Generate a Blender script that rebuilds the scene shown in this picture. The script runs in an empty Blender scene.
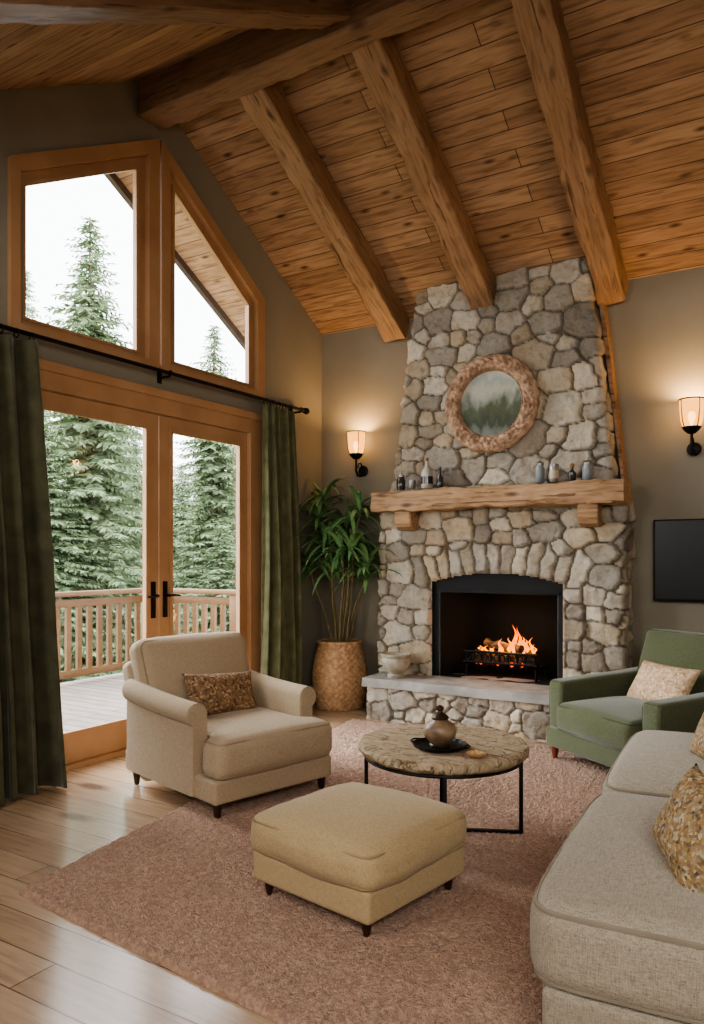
import bpy, bmesh, math, random
import numpy as np
from mathutils import Vector, Matrix, noise
PI = math.pi
random.seed(7)
COL = bpy.context.scene.collection

# ------------------------------------------------------------------ camera
CX, CY, CH = 4.061, -6.071, 1.35
TH = math.asin(0.523)
FW = Vector((-math.sin(TH), math.cos(TH), 0)); RT = Vector((math.cos(TH), math.sin(TH), 0))
cd = bpy.data.cameras.new('camera'); cam = bpy.data.objects.new('camera', cd); COL.objects.link(cam)
cam.location = (CX, CY, CH); cam.rotation_euler = (PI/2, 0, TH)
cd.sensor_fit = 'VERTICAL'; cd.sensor_height = 24; cd.lens = 18; cd.shift_y = 0.042
cd.clip_start = 0.05; cd.clip_end = 300
bpy.context.scene.camera = cam

def ray(px, py):
    return FW + RT*((px-352)/768) + Vector((0, 0, (555-py)/768))
def hit(px, py, axis, val):
    d = ray(px, py); o = Vector((CX, CY, CH)); t = (val-o[axis])/d[axis]
    return o + d*t
def at_depth(px, depth):
    return Vector((CX, CY, 0)) + (FW + RT*((px-352)/768))*depth

# ------------------------------------------------------------------ helpers
def lin(c):
    return tuple(((v/255)/12.92 if v/255 <= .04045 else ((v/255+.055)/1.055)**2.4) for v in c[:3]) + (1,)

def thing(name, label, cat, loc=(0, 0, 0), rz=0, group=None):
    o = bpy.data.objects.new(name, None); COL.objects.link(o)
    o.location = loc; o.rotation_euler = (0, 0, rz); o.empty_display_size = .1
    o['label'] = label; o['category'] = cat
    if group: o['group'] = group
    return o
def tag(o, label, cat, group=None):
    o['label'] = label; o['category'] = cat
    if group: o['group'] = group
    return o
def obj(name, bm, mat, parent=None, smooth=True, angle=40, loc=None, rz=None):
    bmesh.ops.recalc_face_normals(bm, faces=bm.faces)
    me = bpy.data.meshes.new(name); bm.to_mesh(me); bm.free()
    if smooth:
        me.polygons.foreach_set('use_smooth', [True]*len(me.polygons))
        me.set_sharp_from_angle(angle=math.radians(angle))
    if mat: me.materials.append(mat)
    o = bpy.data.objects.new(name, me); COL.objects.link(o)
    if parent: o.parent = parent
    if loc: o.location = loc
    if rz: o.rotation_euler = (0, 0, rz)
    return o
def struct(name, bm, mat, **k):
    o = obj(name, bm, mat, **k); o['kind'] = 'structure'; return o
def BM(): return bmesh.new()
I4 = Matrix.Identity(4)
def transfer(tmp, bm, mx=I4):
    vm = {}
    for v in tmp.verts: vm[v] = bm.verts.new(mx @ v.co)
    for f in tmp.faces:
        try: bm.faces.new([vm[v] for v in f.verts])
        except ValueError: pass
    tmp.free()
def box(bm, x0, x1, y0, y1, z0, z1, bev=0, seg=2, mx=I4):
    t = bmesh.new(); bmesh.ops.create_cube(t, size=1)
    for v in t.verts:
        v.co = Vector(((x0+x1)/2+v.co.x*(x1-x0), (y0+y1)/2+v.co.y*(y1-y0), (z0+z1)/2+v.co.z*(z1-z0)))
    if bev > 0: bmesh.ops.bevel(t, geom=list(t.edges), offset=bev, segments=seg, profile=.5, affect='EDGES')
    transfer(t, bm, mx)
def tube(bm, pts, r, n=8, closed=False, mx=I4, caps=True):
    pts = [Vector(p) for p in pts]; m = len(pts)
    rr = r if isinstance(r, (list, tuple)) else [r]*m
    rings = []; up = None
    for i, p in enumerate(pts):
        if closed: t = pts[(i+1) % m]-pts[i-1]
        else: t = pts[min(i+1, m-1)]-pts[max(i-1, 0)]
        t.normalize()
        if up is None:
            up = Vector((0, 0, 1)) if abs(t.z) < .9 else Vector((1, 0, 0))
        up = up - t*up.dot(t); up.normalize()
        s = t.cross(up)
        rings.append([bm.verts.new(mx @ (p+(up*math.cos(2*PI*k/n)+s*math.sin(2*PI*k/n))*rr[i])) for k in range(n)])
    rg = range(m if closed else m-1)
    for i in rg:
        a, b = rings[i], rings[(i+1) % m]
        for k in range(n): bm.faces.new((a[k], a[(k+1) % n], b[(k+1) % n], b[k]))
    if caps and not closed:
        bm.faces.new(rings[0]); bm.faces.new(rings[-1][::-1])
def lathe(bm, prof, n=32, c=(0, 0, 0), mx=I4, fn=None):
    rings = []
    for j, (r, z) in enumerate(prof):
        if r < 1e-5: rings.append([bm.verts.new(mx @ Vector((c[0], c[1], c[2]+z)))])
        else:
            ring = []
            for k in range(n):
                a = 2*PI*k/n; q = r; zz = z
                if fn: q, zz = fn(r, z, a, j)
                ring.append(bm.verts.new(mx @ Vector((c[0]+q*math.cos(a), c[1]+q*math.sin(a), c[2]+zz))))
            rings.append(ring)
    for a, b in zip(rings, rings[1:]):
        for k in range(n):
            k2 = (k+1) % n
            if len(a) == 1 and len(b) == 1: break
            if len(a) == 1: bm.faces.new((a[0], b[k], b[k2]))
            elif len(b) == 1: bm.faces.new((a[k], a[k2], b[0]))
            else: bm.faces.new((a[k], a[k2], b[k2], b[k]))
    if len(rings[0]) > 1: bm.faces.new(rings[0][::-1])
    if len(rings[-1]) > 1: bm.faces.new(rings[-1])
def prism_x(bm, poly, x0, x1):
    a = [bm.verts.new((x0, y, z)) for y, z in poly]; b = [bm.verts.new((x1, y, z)) for y, z in poly]
    bm.faces.new(a); bm.faces.new(b[::-1]); n = len(poly)
    for i in range(n): bm.faces.new((a[i], b[i], b[(i+1) % n], a[(i+1) % n]))
def prism_y(bm, poly, y0, y1):
    a = [bm.verts.new((x, y0, z)) for x, z in poly]; b = [bm.verts.new((x, y1, z)) for x, z in poly]
    bm.faces.new(a); bm.faces.new(b[::-1]); n = len(poly)
    for i in range(n): bm.faces.new((a[i], b[i], b[(i+1) % n], a[(i+1) % n]))
def ring_x(bm, outer, inner, x0, x1):
    n = len(outer)
    V = {}
    for nm, poly in (('o', outer), ('i', inner)):
        for q, x in enumerate((x0, x1)):
            V[nm, q] = [bm.verts.new((x, y, z)) for y, z in poly]
    for i in range(n):
        j = (i+1) % n
        for q in (0, 1): bm.faces.new((V['o', q][i], V['o', q][j], V['i', q][j], V['i', q][i]))
        bm.faces.new((V['o', 0][i], V['o', 0][j], V['o', 1][j], V['o', 1][i]))
        bm.faces.new((V['i', 0][i], V['i', 0][j], V['i', 1][j], V['i', 1][i]))
def soft(bm, sx, sy, sz, r, puff=(0, 0, 0), c=(0, 0, 0), n=8, k=4, mx=I4, wr=0, seed=0, taper=0, pinch=0):
    H = (sx/2, sy/2, sz/2); ax = []
    for h in H:
        rr = min(r, h*.98)
        a = [-h+rr*i/k for i in range(k)] + [-(h-rr)+2*(h-rr)*i/n for i in range(n+1)] + [h-rr*(k-1-i)/k for i in range(k)]
        ax.append(a)
    V = {}
    rr = [min(r, h*.98) for h in H]
    R = min(rr)
    def vert(i, j, l):
        key = (i, j, l)
        if key in V: return V[key]
        p = Vector((ax[0][i], ax[1][j], ax[2][l]))
        q = Vector([max(-(H[a]-R), min(H[a]-R, p[a])) for a in range(3)])
        d = p-q
        if d.length > 1e-9: p2 = q+d.normalized()*R
        else: p2 = p
        u = [p2[a]/H[a] for a in range(3)]
        g = lambda a: max(0, 1-a*a)
        p3 = Vector((p2.x+puff[0]*u[0]*g(u[1])*g(u[2]), p2.y+puff[1]*u[1]*g(u[0])*g(u[2]), p2.z+puff[2]*u[2]*g(u[0])**.7*g(u[1])**.7))
        if taper: p3.x *= 1-taper*(u[2]+1)/2
        if pinch: p3.x, p3.y = p3.x-pinch*u[0]*abs(u[1])**8, p3.y-pinch*u[1]*abs(u[0])**8
        if wr:
            w = noise.noise(Vector((p3.x*4+seed, p3.y*4, p3.z*4)))*wr + noise.noise(Vector((p3.x*11+seed, p3.y*11, p3.z*11)))*wr*.35
            p3 += p3.normalized()*w
        V[key] = bm.verts.new(mx @ (p3+Vector(c))); return V[key]
    N = [len(a)-1 for a in ax]
    for l in (0, N[2]):
        for i in range(N[0]):
            for j in range(N[1]): bm.faces.new((vert(i, j, l), vert(i+1, j, l), vert(i+1, j+1, l), vert(i, j+1, l)))
    for j in (0, N[1]):
        for i in range(N[0]):
            for l in range(N[2]): bm.faces.new((vert(i, j, l), vert(i+1, j, l), vert(i+1, j, l+1), vert(i, j, l+1)))
    for i in (0, N[0]):
        for j in range(N[1]):
            for l in range(N[2]): bm.faces.new((vert(i, j, l), vert(i, j+1, l), vert(i, j+1, l+1), vert(i, j, l+1)))
def rrect(sx, sy, r, z, c=(0, 0), k=5, m=8):
    pts = []
    hx, hy = sx/2, sy/2
    cor = []
    for qx, qy, a0 in ((1, 1, 0), (-1, 1, 90), (-1, -1, 180), (1, -1, 270)):
        cor.append([(qx*(hx-r)+r*math.cos(math.radians(a0+90*i/k)), qy*(hy-r)+r*math.sin(math.radians(a0+90*i/k))) for i in range(k+1)])
    for q in range(4):
        pts += cor[q]; a = cor[q][-1]; b = cor[(q+1) % 4][0]
        pts += [(a[0]+(b[0]-a[0])*i/m, a[1]+(b[1]-a[1])*i/m) for i in range(1, m)]
    return [(c[0]+x, c[1]+y, z) for x, y in pts]
def welt(sx, sy, sz, R, c, rad=.006, fn=None, pinch=0):
    bm = BM(); ins = .29*R-.001
    for s in (1, -1):
        pts = rrect(sx-2*ins, sy-2*ins, R*.75, c[2]+s*(sz/2-ins), c[:2])
        if pinch:
            o = []
            for x, y, z in pts:
                u, v = (x-c[0])/(sx/2), (y-c[1])/(sy/2); o.append((x-pinch*u*abs(v)**8, y-pinch*v*abs(u)**8, z))
            pts = o
        if fn: pts = [fn(p) for p in pts]
        tube(bm, pts, rad, 6, closed=True)
    return bm
def beam(name, p0, p1, w, h, mat, rough=.006, seg=40, seed=0, parent=None):
    p0 = Vector(p0); p1 = Vector(p1); L = (p1-p0).length
    X = (p1-p0).normalized(); Y = Vector((0, 0, 1)).cross(X).normalized(); Z = X.cross(Y)
    bm = BM(); rings = []; b = .010
    sec = []
    for (ax_, az), (bx, bz) in (((-1, -1), (1, -1)), ((1, -1), (1, 1)), ((1, 1), (-1, 1)), ((-1, 1), (-1, -1))):
        for t in (0, .25, .5, .75, 1):
            x_, z_ = (ax_+(bx-ax_)*t)*w/2, (az+(bz-az)*t)*h/2
            if ax_ == bx: z_ *= 1-2*b/h
            else: x_ *= 1-2*b/w
            sec.append((x_, z_))
    m_ = len(sec)
    for i in range(seg+1):
        x = L*i/seg; ring = []
        for k, (a, c) in enumerate(sec):
            n1 = noise.noise(Vector((x*3, a*7+seed*5, c*7)))*rough*1.8 + noise.noise(Vector((x*11, a*16+seed, c*16)))*rough*1.3
            ring.append(bm.verts.new((x, a+n1*((a > w*.4)-(a < -w*.4)), c+n1*((c > h*.4)-(c < -h*.4)))))
        rings.append(ring)
    for a, c in zip(rings, rings[1:]):
        for k in range(m_): bm.faces.new((a[k], a[(k+1) % m_], c[(k+1) % m_], c[k]))
    bm.faces.new(rings[0][::-1]); bm.faces.new(rings[-1])
    o = obj(name, bm, mat, parent, angle=24)
    m = Matrix((X, Y, Z)).transposed().to_4x4(); m.translation = p0
    o.matrix_local = m
    return o

# ------------------------------------------------------------------ materials
def nodes(name):
    m = bpy.data.materials.new(name); m.use_nodes = True; nt = m.node_tree
    b = nt.nodes['Principled BSDF']; return m, nt, b
def N(nt, t, **k):
    n = nt.nodes.new(t)
    for a, v in k.items():
        if a.startswith('i_'):
            key = a[2:].replace('_', ' ')
            n.inputs[key].default_value = v
        else: setattr(n, a, v)
    return n
def ramp(nt, fac, stops):
    r = nt.nodes.new('ShaderNodeValToRGB'); e = r.color_ramp.elements
    while len(e) < len(stops): e.new(.5)
    for q, (p, c) in zip(e, stops): q.position = p; q.color = lin(c) if max(c) > 1 else tuple(c)+(1,)
    nt.links.new(fac, r.inputs[0]); return r.outputs[0]
def coords(nt, stretch):
    tc = nt.nodes.new('ShaderNodeTexCoord'); mp = nt.nodes.new('ShaderNodeMapping')
    mp.inputs['Scale'].default_value = stretch
    nt.links.new(tc.outputs['Object'], mp.inputs[0]); return mp.outputs[0]
def mixc(nt, a, b, fac=1, mode='MULTIPLY'):
    m = nt.nodes.new('ShaderNodeMix'); m.data_type = 'RGBA'; m.blend_type = mode
    if hasattr(fac, 'default_value'): nt.links.new(fac, m.inputs[0])
    else: m.inputs[0].default_value = fac
    nt.links.new(a, m.inputs[6]); nt.links.new(b, m.inputs[7]); return m.outputs[2]
def bump(nt, b, h, s, d=.01, prev=None):
    n = nt.nodes.new('ShaderNodeBump'); n.inputs['Strength'].default_value = s; n.inputs['Distance'].default_value = d
    nt.links.new(h, n.inputs['Height'])
    if prev: nt.links.new(prev, n.inputs['Normal'])
    nt.links.new(n.outputs[0], b.inputs['Normal']); return n.outputs[0]
def M(name, c1, c2=None, scale=5, rough=.6, metal=0, bmp=0, bscale=60, stretch=(1, 1, 1), lo=.35, hi=.65, sheen=0, dist=.01, coat=0):
    m, nt, b = nodes(name); v = coords(nt, stretch)
    n = N(nt, 'ShaderNodeTexNoise', i_Scale=scale, i_Detail=5); nt.links.new(v, n.inputs[0])
    nt.links.new(ramp(nt, n.outputs[0], [(lo, c1), (hi, c2 or tuple(max(0, q*.88) for q in c1))]), b.inputs['Base Color'])
    b.inputs['Roughness'].default_value = rough; b.inputs['Metallic'].default_value = metal
    if sheen:
        b.inputs['Sheen Weight'].default_value = sheen; b.inputs['Sheen Roughness'].default_value = .5
    if coat: b.inputs['Coat Weight'].default_value = coat
    if bmp:
        n2 = N(nt, 'ShaderNodeTexNoise', i_Scale=bscale, i_Detail=3); nt.links.new(v, n2.inputs[0]); bump(nt, b, n2.outputs[0], bmp, dist)
    return m
def fabric(name, c1, c2, wscale=45, bmp=.5, sheen=.15, dist=.004, contrast=.35):
    m, nt, b = nodes(name); tc = nt.nodes.new('ShaderNodeTexCoord'); outs = []
    for st in ((1, 9, 9), (9, 1, 9), (9, 9, 1)):
        mp = N(nt, 'ShaderNodeMapping'); mp.inputs['Scale'].default_value = st; nt.links.new(tc.outputs['Object'], mp.inputs[0])
        n = N(nt, 'ShaderNodeTexNoise', i_Scale=wscale, i_Detail=2); nt.links.new(mp.outputs[0], n.inputs[0]); outs.append(n.outputs[0])
    a = N(nt, 'ShaderNodeMath', operation='ADD'); nt.links.new(outs[0], a.inputs[0]); nt.links.new(outs[1], a.inputs[1])
    a2 = N(nt, 'ShaderNodeMath', operation='MULTIPLY_ADD'); nt.links.new(outs[2], a2.inputs[0]); a2.inputs[1].default_value = 1; nt.links.new(a.outputs[0], a2.inputs[2])
    d = N(nt, 'ShaderNodeMath', operation='DIVIDE'); nt.links.new(a2.outputs[0], d.inputs[0]); d.inputs[1].default_value = 3
    col = ramp(nt, d.outputs[0], [(.38, tuple(q*(1-contrast) for q in c2)), (.5, c2), (.6, c1)])
    nt.links.new(col, b.inputs['Base Color']); b.inputs['Roughness'].default_value = .95
    b.inputs['Sheen Weight'].default_value = sheen; b.inputs['Sheen Roughness'].default_value = .5
    b.inputs['Specular IOR Level'].default_value = .15
    bump(nt, b, d.outputs[0], bmp, dist); return m
def wood(name, c1, c2, dark, rough=.55, knots=True, planks=None, bmp=.4, coat=0, kn=1.0, gap=.004, grain=.75, big=.4, dk=(.42, .36, .32), cracks=False, gapb=.8):
    m, nt, b = nodes(name)
    tc = nt.nodes.new('ShaderNodeTexCoord')
    g = N(nt, 'ShaderNodeMapping'); g.inputs['Scale'].default_value = (1.6, 16, 16); nt.links.new(tc.outputs['Object'], g.inputs[0])
    ng = N(nt, 'ShaderNodeTexNoise', i_Scale=2.2, i_Detail=7, i_Distortion=.6); nt.links.new(g.outputs[0], ng.inputs[0])
    nb = N(nt, 'ShaderNodeTexNoise', i_Scale=1.6, i_Detail=4); nt.links.new(tc.outputs['Object'], nb.inputs[0])
    if planks:
        L, W = planks
        br = N(nt, 'ShaderNodeTexBrick', offset=.37, i_Scale=1.0); br.inputs['Brick Width'].default_value = L; br.inputs['Row Height'].default_value = W
        br.inputs['Mortar Size'].default_value = gap; br.inputs['Mortar Smooth'].default_value = .2
        br.inputs['Color1'].default_value = lin(c1); br.inputs['Color2'].default_value = lin(c2); br.inputs['Mortar'].default_value = lin(dark)
        nt.links.new(tc.outputs['Object'], br.inputs[0]); base = br.outputs[0]
    else:
        base = ramp(nt, nb.outputs[0], [(.35, c1), (.65, c2)])
    gr = ramp(nt, ng.outputs[0], [(.3, dk), (.5, (.83, .8, .77)), (.7, (1, 1, 1))])
    col = mixc(nt, base, gr, grain)
    if knots:
        km = N(nt, 'ShaderNodeMapping'); km.inputs['Scale'].default_value = (2.6*kn, 7*kn, 7*kn); nt.links.new(tc.outputs['Object'], km.inputs[0])
        vo = N(nt, 'ShaderNodeTexVoronoi', i_Scale=1.0); nt.links.new(km.outputs[0], vo.inputs[0])
        kr = ramp(nt, vo.outputs['Distance'], [(.06, (.17, .11, .08)), (.11, (.5, .43, .38)), (.2, (1, 1, 1))])
        col = mixc(nt, col, kr, .9)
    bg_ = ramp(nt, nb.outputs[0], [(.3, (.62, .58, .55)), (.7, (1, 1, 1))])
    col = mixc(nt, col, bg_, big)
    hsrc = ng.outputs[0]
    if cracks:
        cm = N(nt, 'ShaderNodeMapping'); cm.inputs['Scale'].default_value = (.7, 22, 22); nt.links.new(tc.outputs['Object'], cm.inputs[0])
        nc = N(nt, 'ShaderNodeTexNoise', i_Scale=1.6, i_Detail=4, i_Distortion=.3); nt.links.new(cm.outputs[0], nc.inputs[0])
        cr = ramp(nt, nc.outputs[0], [(.32, (.34, .27, .22)), (.365, (1, 1, 1))])
        col = mixc(nt, col, cr, .85)
    nt.links.new(col, b.inputs['Base Color']); b.inputs['Roughness'].default_value = rough
    if coat: b.inputs['Coat Weight'].default_value = coat; b.inputs['Coat Roughness'].default_value = .22
    nrm = bump(nt, b, hsrc, bmp, .006)
    if cracks: nrm = bump(nt, b, cr, .7, .01, nrm)
    if planks:
        inv = N(nt, 'ShaderNodeMath', operation='SUBTRACT'); inv.inputs[0].default_value = 1; nt.links.new(br.outputs['Fac'], inv.inputs[1])
        bump(nt, b, inv.outputs[0], gapb, .008, nrm)
    return m

m_ceil = wood('ceiling_planks', (198, 163, 128), (170, 135, 102), (98, 72, 52), planks=(2.3, .14), rough=.75, kn=1.25, bmp=.9, gap=.0032, big=.6, grain=.9)
m_floor = wood('oak_floor', (206, 180, 150), (190, 162, 132), (118, 92, 68), planks=(1.9, .17), rough=.2, bmp=.08, kn=.45, coat=.5, gap=.003, grain=.5, gapb=.4)
m_beam = wood('hewn_beam', (192, 155, 119), (162, 126, 93), (74, 48, 32), bmp=1.0, cracks=True, big=.55, grain=.9)
m_ridge = wood('ridge_timber', (166, 134, 104), (140, 110, 84), (74, 48, 32), bmp=.9, cracks=True, big=.5)
m_frame = M('window_timber', (184, 144, 106), (168, 128, 92), scale=3, rough=.42, bmp=.05, bscale=30)
m_mantel = wood('mantel_timber', (214, 177, 136), (190, 152, 112), (60, 32, 18), bmp=.9, cracks=True, big=.5, grain=.9)
m_deck = wood('deck_boards', (160, 150, 142), (140, 130, 122), (70, 62, 58), planks=(3.5, .14), rough=.6, knots=False, gap=.006)
m_rail = wood('railing_wood', (128, 92, 50), (108, 76, 40), (60, 32, 18), knots=False, grain=.4)
m_barge = M('dark_barge', (84, 68, 58), (64, 52, 46))
m_wall = M('plaster_taupe', (148, 140, 123), (140, 132, 115), scale=2, rough=.9, bmp=.08, bscale=90)
m_iron = M('black_iron', (24, 22, 21), (34, 31, 29), rough=.5, metal=.6, bmp=.1)
m_soot = M('sooty_firebox', (10, 10, 10), (18, 17, 16), rough=.95, bmp=.4, bscale=25)
m_plate = M('black_steel', (16, 16, 18), (22, 22, 23), rough=.7, metal=.1)
m_slab = M('hearth_stone', (172, 169, 162), (142, 139, 133), scale=6, rough=.8, bmp=.5, bscale=30)
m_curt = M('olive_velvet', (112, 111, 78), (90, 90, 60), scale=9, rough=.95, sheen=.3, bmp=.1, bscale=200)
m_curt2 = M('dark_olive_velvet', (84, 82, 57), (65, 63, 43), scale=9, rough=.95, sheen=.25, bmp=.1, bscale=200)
m_beige = fabric('beige_linen', (190, 170, 143), (178, 158, 131), 60, .3, contrast=.16)
m_otto = fabric('ottoman_linen', (196, 174, 136), (184, 162, 124), 60, .3, contrast=.16)
m_sofa = fabric('sofa_weave', (176, 166, 148), (162, 152, 135), 38, .6, dist=.005, contrast=.2)
m_green = fabric('green_velvet', (97, 102, 74), (83, 88, 62), 60, .25, sheen=.3, contrast=.2)
m_pipe = M('beige_piping', (168, 149, 123), rough=.9)
m_spipe = M('oatmeal_piping', (144, 134, 117), rough=.9)
m_gpipe = M('green_piping', (76, 81, 56), rough=.9)
m_darkwood = M('walnut_leg', (62, 38, 26), (44, 27, 19), scale=8, rough=.4, stretch=(8, 8, 1))
m_legred = M('cherry_leg', (120, 60, 36), (92, 46, 28), scale=8, rough=.4, stretch=(8, 8, 1))
m_glass_b = M('shade_metal', (40, 32, 26), rough=.4, metal=.7)

def stone_mat():
    m, nt, b = nodes('field_stone')
    at = N(nt, 'ShaderNodeAttribute', attribute_name='scol')
    v = coords(nt, (1, 1, 1))
    n = N(nt, 'ShaderNodeTexNoise', i_Scale=13, i_Detail=10, i_Roughness=.72); nt.links.new(v, n.inputs[0])
    r = ramp(nt, n.outputs[0], [(.3, (.54, .51, .47)), (.48, (.88, .87, .85)), (.7, (1.0, 1.0, .98))])
    c = mixc(nt, at.outputs[0], r, .85)
    n2 = N(nt, 'ShaderNodeTexNoise', i_Scale=5, i_Detail=3); nt.links.new(v, n2.inputs[0])
    r2 = ramp(nt, n2.outputs[0], [(.4, (.98, .92, .83)), (.6, (1, 1, 1))])
    nt.links.new(mixc(nt, c, r2, .8), b.inputs['Base Color']); b.inputs['Roughness'].default_value = .95
    b.inputs['Specular IOR Level'].default_value = .2
    n3 = N(nt, 'ShaderNodeTexNoise', i_Scale=30, i_Detail=8, i_Roughness=.68); nt.links.new(v, n3.inputs[0]); bump(nt, b, n3.outputs[0], .9, .022)
    return m
m_stone = stone_mat()

def mosaic(name, stops, scale=55):
    m, nt, b = nodes(name); v = coords(nt, (1, 1, 1))
    vo = N(nt, 'ShaderNodeTexVoronoi', i_Scale=scale); nt.links.new(v, vo.inputs[0])
    sp = nt.nodes.new('ShaderNodeSeparateColor'); nt.links.new(vo.outputs['Color'], sp.inputs[0])
    nt.links.new(ramp(nt, sp.outputs[0], stops), b.inputs['Base Color']); b.inputs['Roughness'].default_value = .75
    bump(nt, b, vo.outputs['Distance'], .4, .006); return m
m_pil1 = mosaic('brown_mosaic_fabric', [(0, (84, 62, 44)), (.3, (146, 112, 78)), (.6, (116, 86, 60)), (.85, (188, 158, 120)), (1, (66, 50, 40))], 85)
m_pil2 = mosaic('cream_mosaic_fabric', [(0, (204, 176, 140)), (.35, (180, 144, 110)), (.7, (218, 196, 164)), (1, (156, 118, 88))], 75)
m_pil3 = mosaic('gold_mosaic_fabric', [(0, (104, 78, 46)), (.25, (172, 138, 82)), (.5, (122, 96, 70)), (.75, (190, 174, 142)), (1, (70, 60, 56))], 110)

def glass_mat():
    m = bpy.data.materials.new('window_glass'); m.use_nodes = True; nt = m.node_tree; nt.nodes.clear()
    o = nt.nodes.new('ShaderNodeOutputMaterial'); t = nt.nodes.new('ShaderNodeBsdfTransparent'); g = nt.nodes.new('ShaderNodeBsdfGlossy')
    g.inputs['Roughness'].default_value = .02; mx = nt.nodes.new('ShaderNodeMixShader'); mx.inputs[0].default_value = .02
    nt.links.new(t.outputs[0], mx.inputs[1]); nt.links.new(g.outputs[0], mx.inputs[2]); nt.links.new(mx.outputs[0], o.inputs[0]); return m
m_glass = glass_mat()
def glow_mat(name, col, s, tr=.4):
    m = bpy.data.materials.new(name); m.use_nodes = True; nt = m.node_tree; nt.nodes.clear()
    o = nt.nodes.new('ShaderNodeOutputMaterial'); t = nt.nodes.new('ShaderNodeBsdfTransparent'); e = nt.nodes.new('ShaderNodeEmission')
    e.inputs[0].default_value = lin(col); e.inputs[1].default_value = s
    mx = nt.nodes.new('ShaderNodeMixShader'); mx.inputs[0].default_value = 1-tr
    nt.links.new(t.outputs[0], mx.inputs[1]); nt.links.new(e.outputs[0], mx.inputs[2]); nt.links.new(mx.outputs[0], o.inputs[0]); return m
m_shade = glow_mat('lit_amber_glass', (255, 172, 80), 2.0, .35)
m_bulb = glow_mat('lit_bulb', (255, 206, 130), 12, 0)
def flame_mat():
    m = bpy.data.materials.new('flame'); m.use_nodes = True; nt = m.node_tree; nt.nodes.clear()
    o = nt.nodes.new('ShaderNodeOutputMaterial'); t = nt.nodes.new('ShaderNodeBsdfTransparent'); e = nt.nodes.new('ShaderNodeEmission')
    tc = nt.nodes.new('ShaderNodeTexCoord'); sp = nt.nodes.new('ShaderNodeSeparateXYZ'); nt.links.new(tc.outputs['Object'], sp.inputs[0])
    nz = N(nt, 'ShaderNodeTexNoise', i_Scale=22, i_Detail=3); nt.links.new(tc.outputs['Object'], nz.inputs[0])
    ma = N(nt, 'ShaderNodeMath', operation='MULTIPLY_ADD'); nt.links.new(nz.outputs[0], ma.inputs[0]); ma.inputs[1].default_value = .22; nt.links.new(sp.outputs[2], ma.inputs[2])
    mr = nt.nodes.new('ShaderNodeMapRange'); mr.inputs[1].default_value = .07; mr.inputs[2].default_value = .42; nt.links.new(ma.outputs[0], mr.inputs[0])
    c = ramp(nt, mr.outputs[0], [(0, (255, 190, 70)), (.3, (255, 140, 30)), (1, (240, 66, 6))])
    nt.links.new(c, e.inputs[0]); e.inputs[1].default_value = 2.4
    lw = nt.nodes.new('ShaderNodeLayerWeight'); lw.inputs[0].default_value = .66
    mx = nt.nodes.new('ShaderNodeMixShader'); nt.links.new(lw.outputs['Facing'], mx.inputs[0])
    nt.links.new(e.outputs[0], mx.inputs[1]); nt.links.new(t.outputs[0], mx.inputs[2]); nt.links.new(mx.outputs[0], o.inputs[0]); return m
m_flame = flame_mat()

# ------------------------------------------------------------------ room shell
RY, RZ, EZ = -2.2, 4.70, 3.44
SL = (RZ-EZ)/2.2; SA = math.atan(SL)
XR, YF = 5.8, -7.4
OH = .84
def zc(y): return RZ-SL*abs(y-RY) if y > -4.9 else RZ-SL*2.7
bm = BM(); box(bm, -.1, XR, YF, .15, -.12, 0); struct('floor', bm, m_floor, smooth=False)
bm = BM(); box(bm, -OH, XR, 0, 3.11, 0, .12)
o = struct('ceiling', bm, m_ceil, smooth=False); o.location = (0, RY, RZ); o.rotation_euler = (-SA, 0, 0)
bm = BM(); box(bm, -OH, XR, -3.112, 0, 0, .12)
o = struct('ceiling', bm, m_ceil, smooth=False); o.location = (0, RY, RZ); o.rotation_euler = (SA, 0, 0)
bm = BM(); box(bm, 0, XR, YF, -4.9, zc(-5), zc(-5)+.1); struct('ceiling', bm, m_ceil, smooth=False)
bm = BM()
e = .05
for poly in (
    [(YF, 0), (-3.2, 0), (-3.2, zc(-3.2)+e), (-4.9, zc(-4.9)+e), (YF, zc(-5)+e)],
    [(-1.0, 0), (0.15, 0), (.15, EZ-.02), (-1.0, zc(-1.0)+e)],
    [(-3.2, 2.43), (-1.0, 2.43), (-1.0, 2.72), (-3.2, 2.72)],
    [(-3.2, 3.66), (-2.11, 4.24), (-2.11, zc(-2.11)+.03), (-2.2, RZ+.03), (-3.2, zc(-3.2)+e)],
    [(-2.11, 4.24), (-1.0, 3.5), (-1.0, zc(-1.0)+e), (-2.11, zc(-2.11)+.03)]):
    prism_x(bm, poly, -.08, 0)
struct('wall_left', bm, m_wall, smooth=False)
bm = BM()
box(bm, 0, 1.2, 0, .15, 0, EZ+.0); box(bm, 2.45, XR, 0, .15, 0, EZ+.0)
box(bm, 1.2, 2.45, 0, .15, 1.3, EZ+.0); box(bm, 1.2, 2.45, 0, .15, 0, .2)
struct('wall_back', bm, m_wall, smooth=False)
bm = BM(); prism_x(bm, [(YF, 0), (.15, 0), (.15, EZ), (RY, RZ), (-4.9, zc(-4.9)), (YF, zc(-5))], XR, XR+.15); struct('wall_right', bm, m_wall, smooth=False)
bm = BM(); box(bm, 0, XR, YF-.15, YF, 0, zc(-5)); struct('wall_front', bm, m_wall, smooth=False)
bm = BM(); box(bm, 0, .78, -.02, 0, 0, .1, .004); box(bm, 2.82, XR, -.02, 0, 0, .1, .004); struct('baseboard_back', bm, m_frame)
bm = BM(); box(bm, 0, .02, -.93, -.02, 0, .1, .004); box(bm, 0, .02, YF, -3.28, 0, .1, .004); struct('baseboard_left', bm, m_frame)

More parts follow.
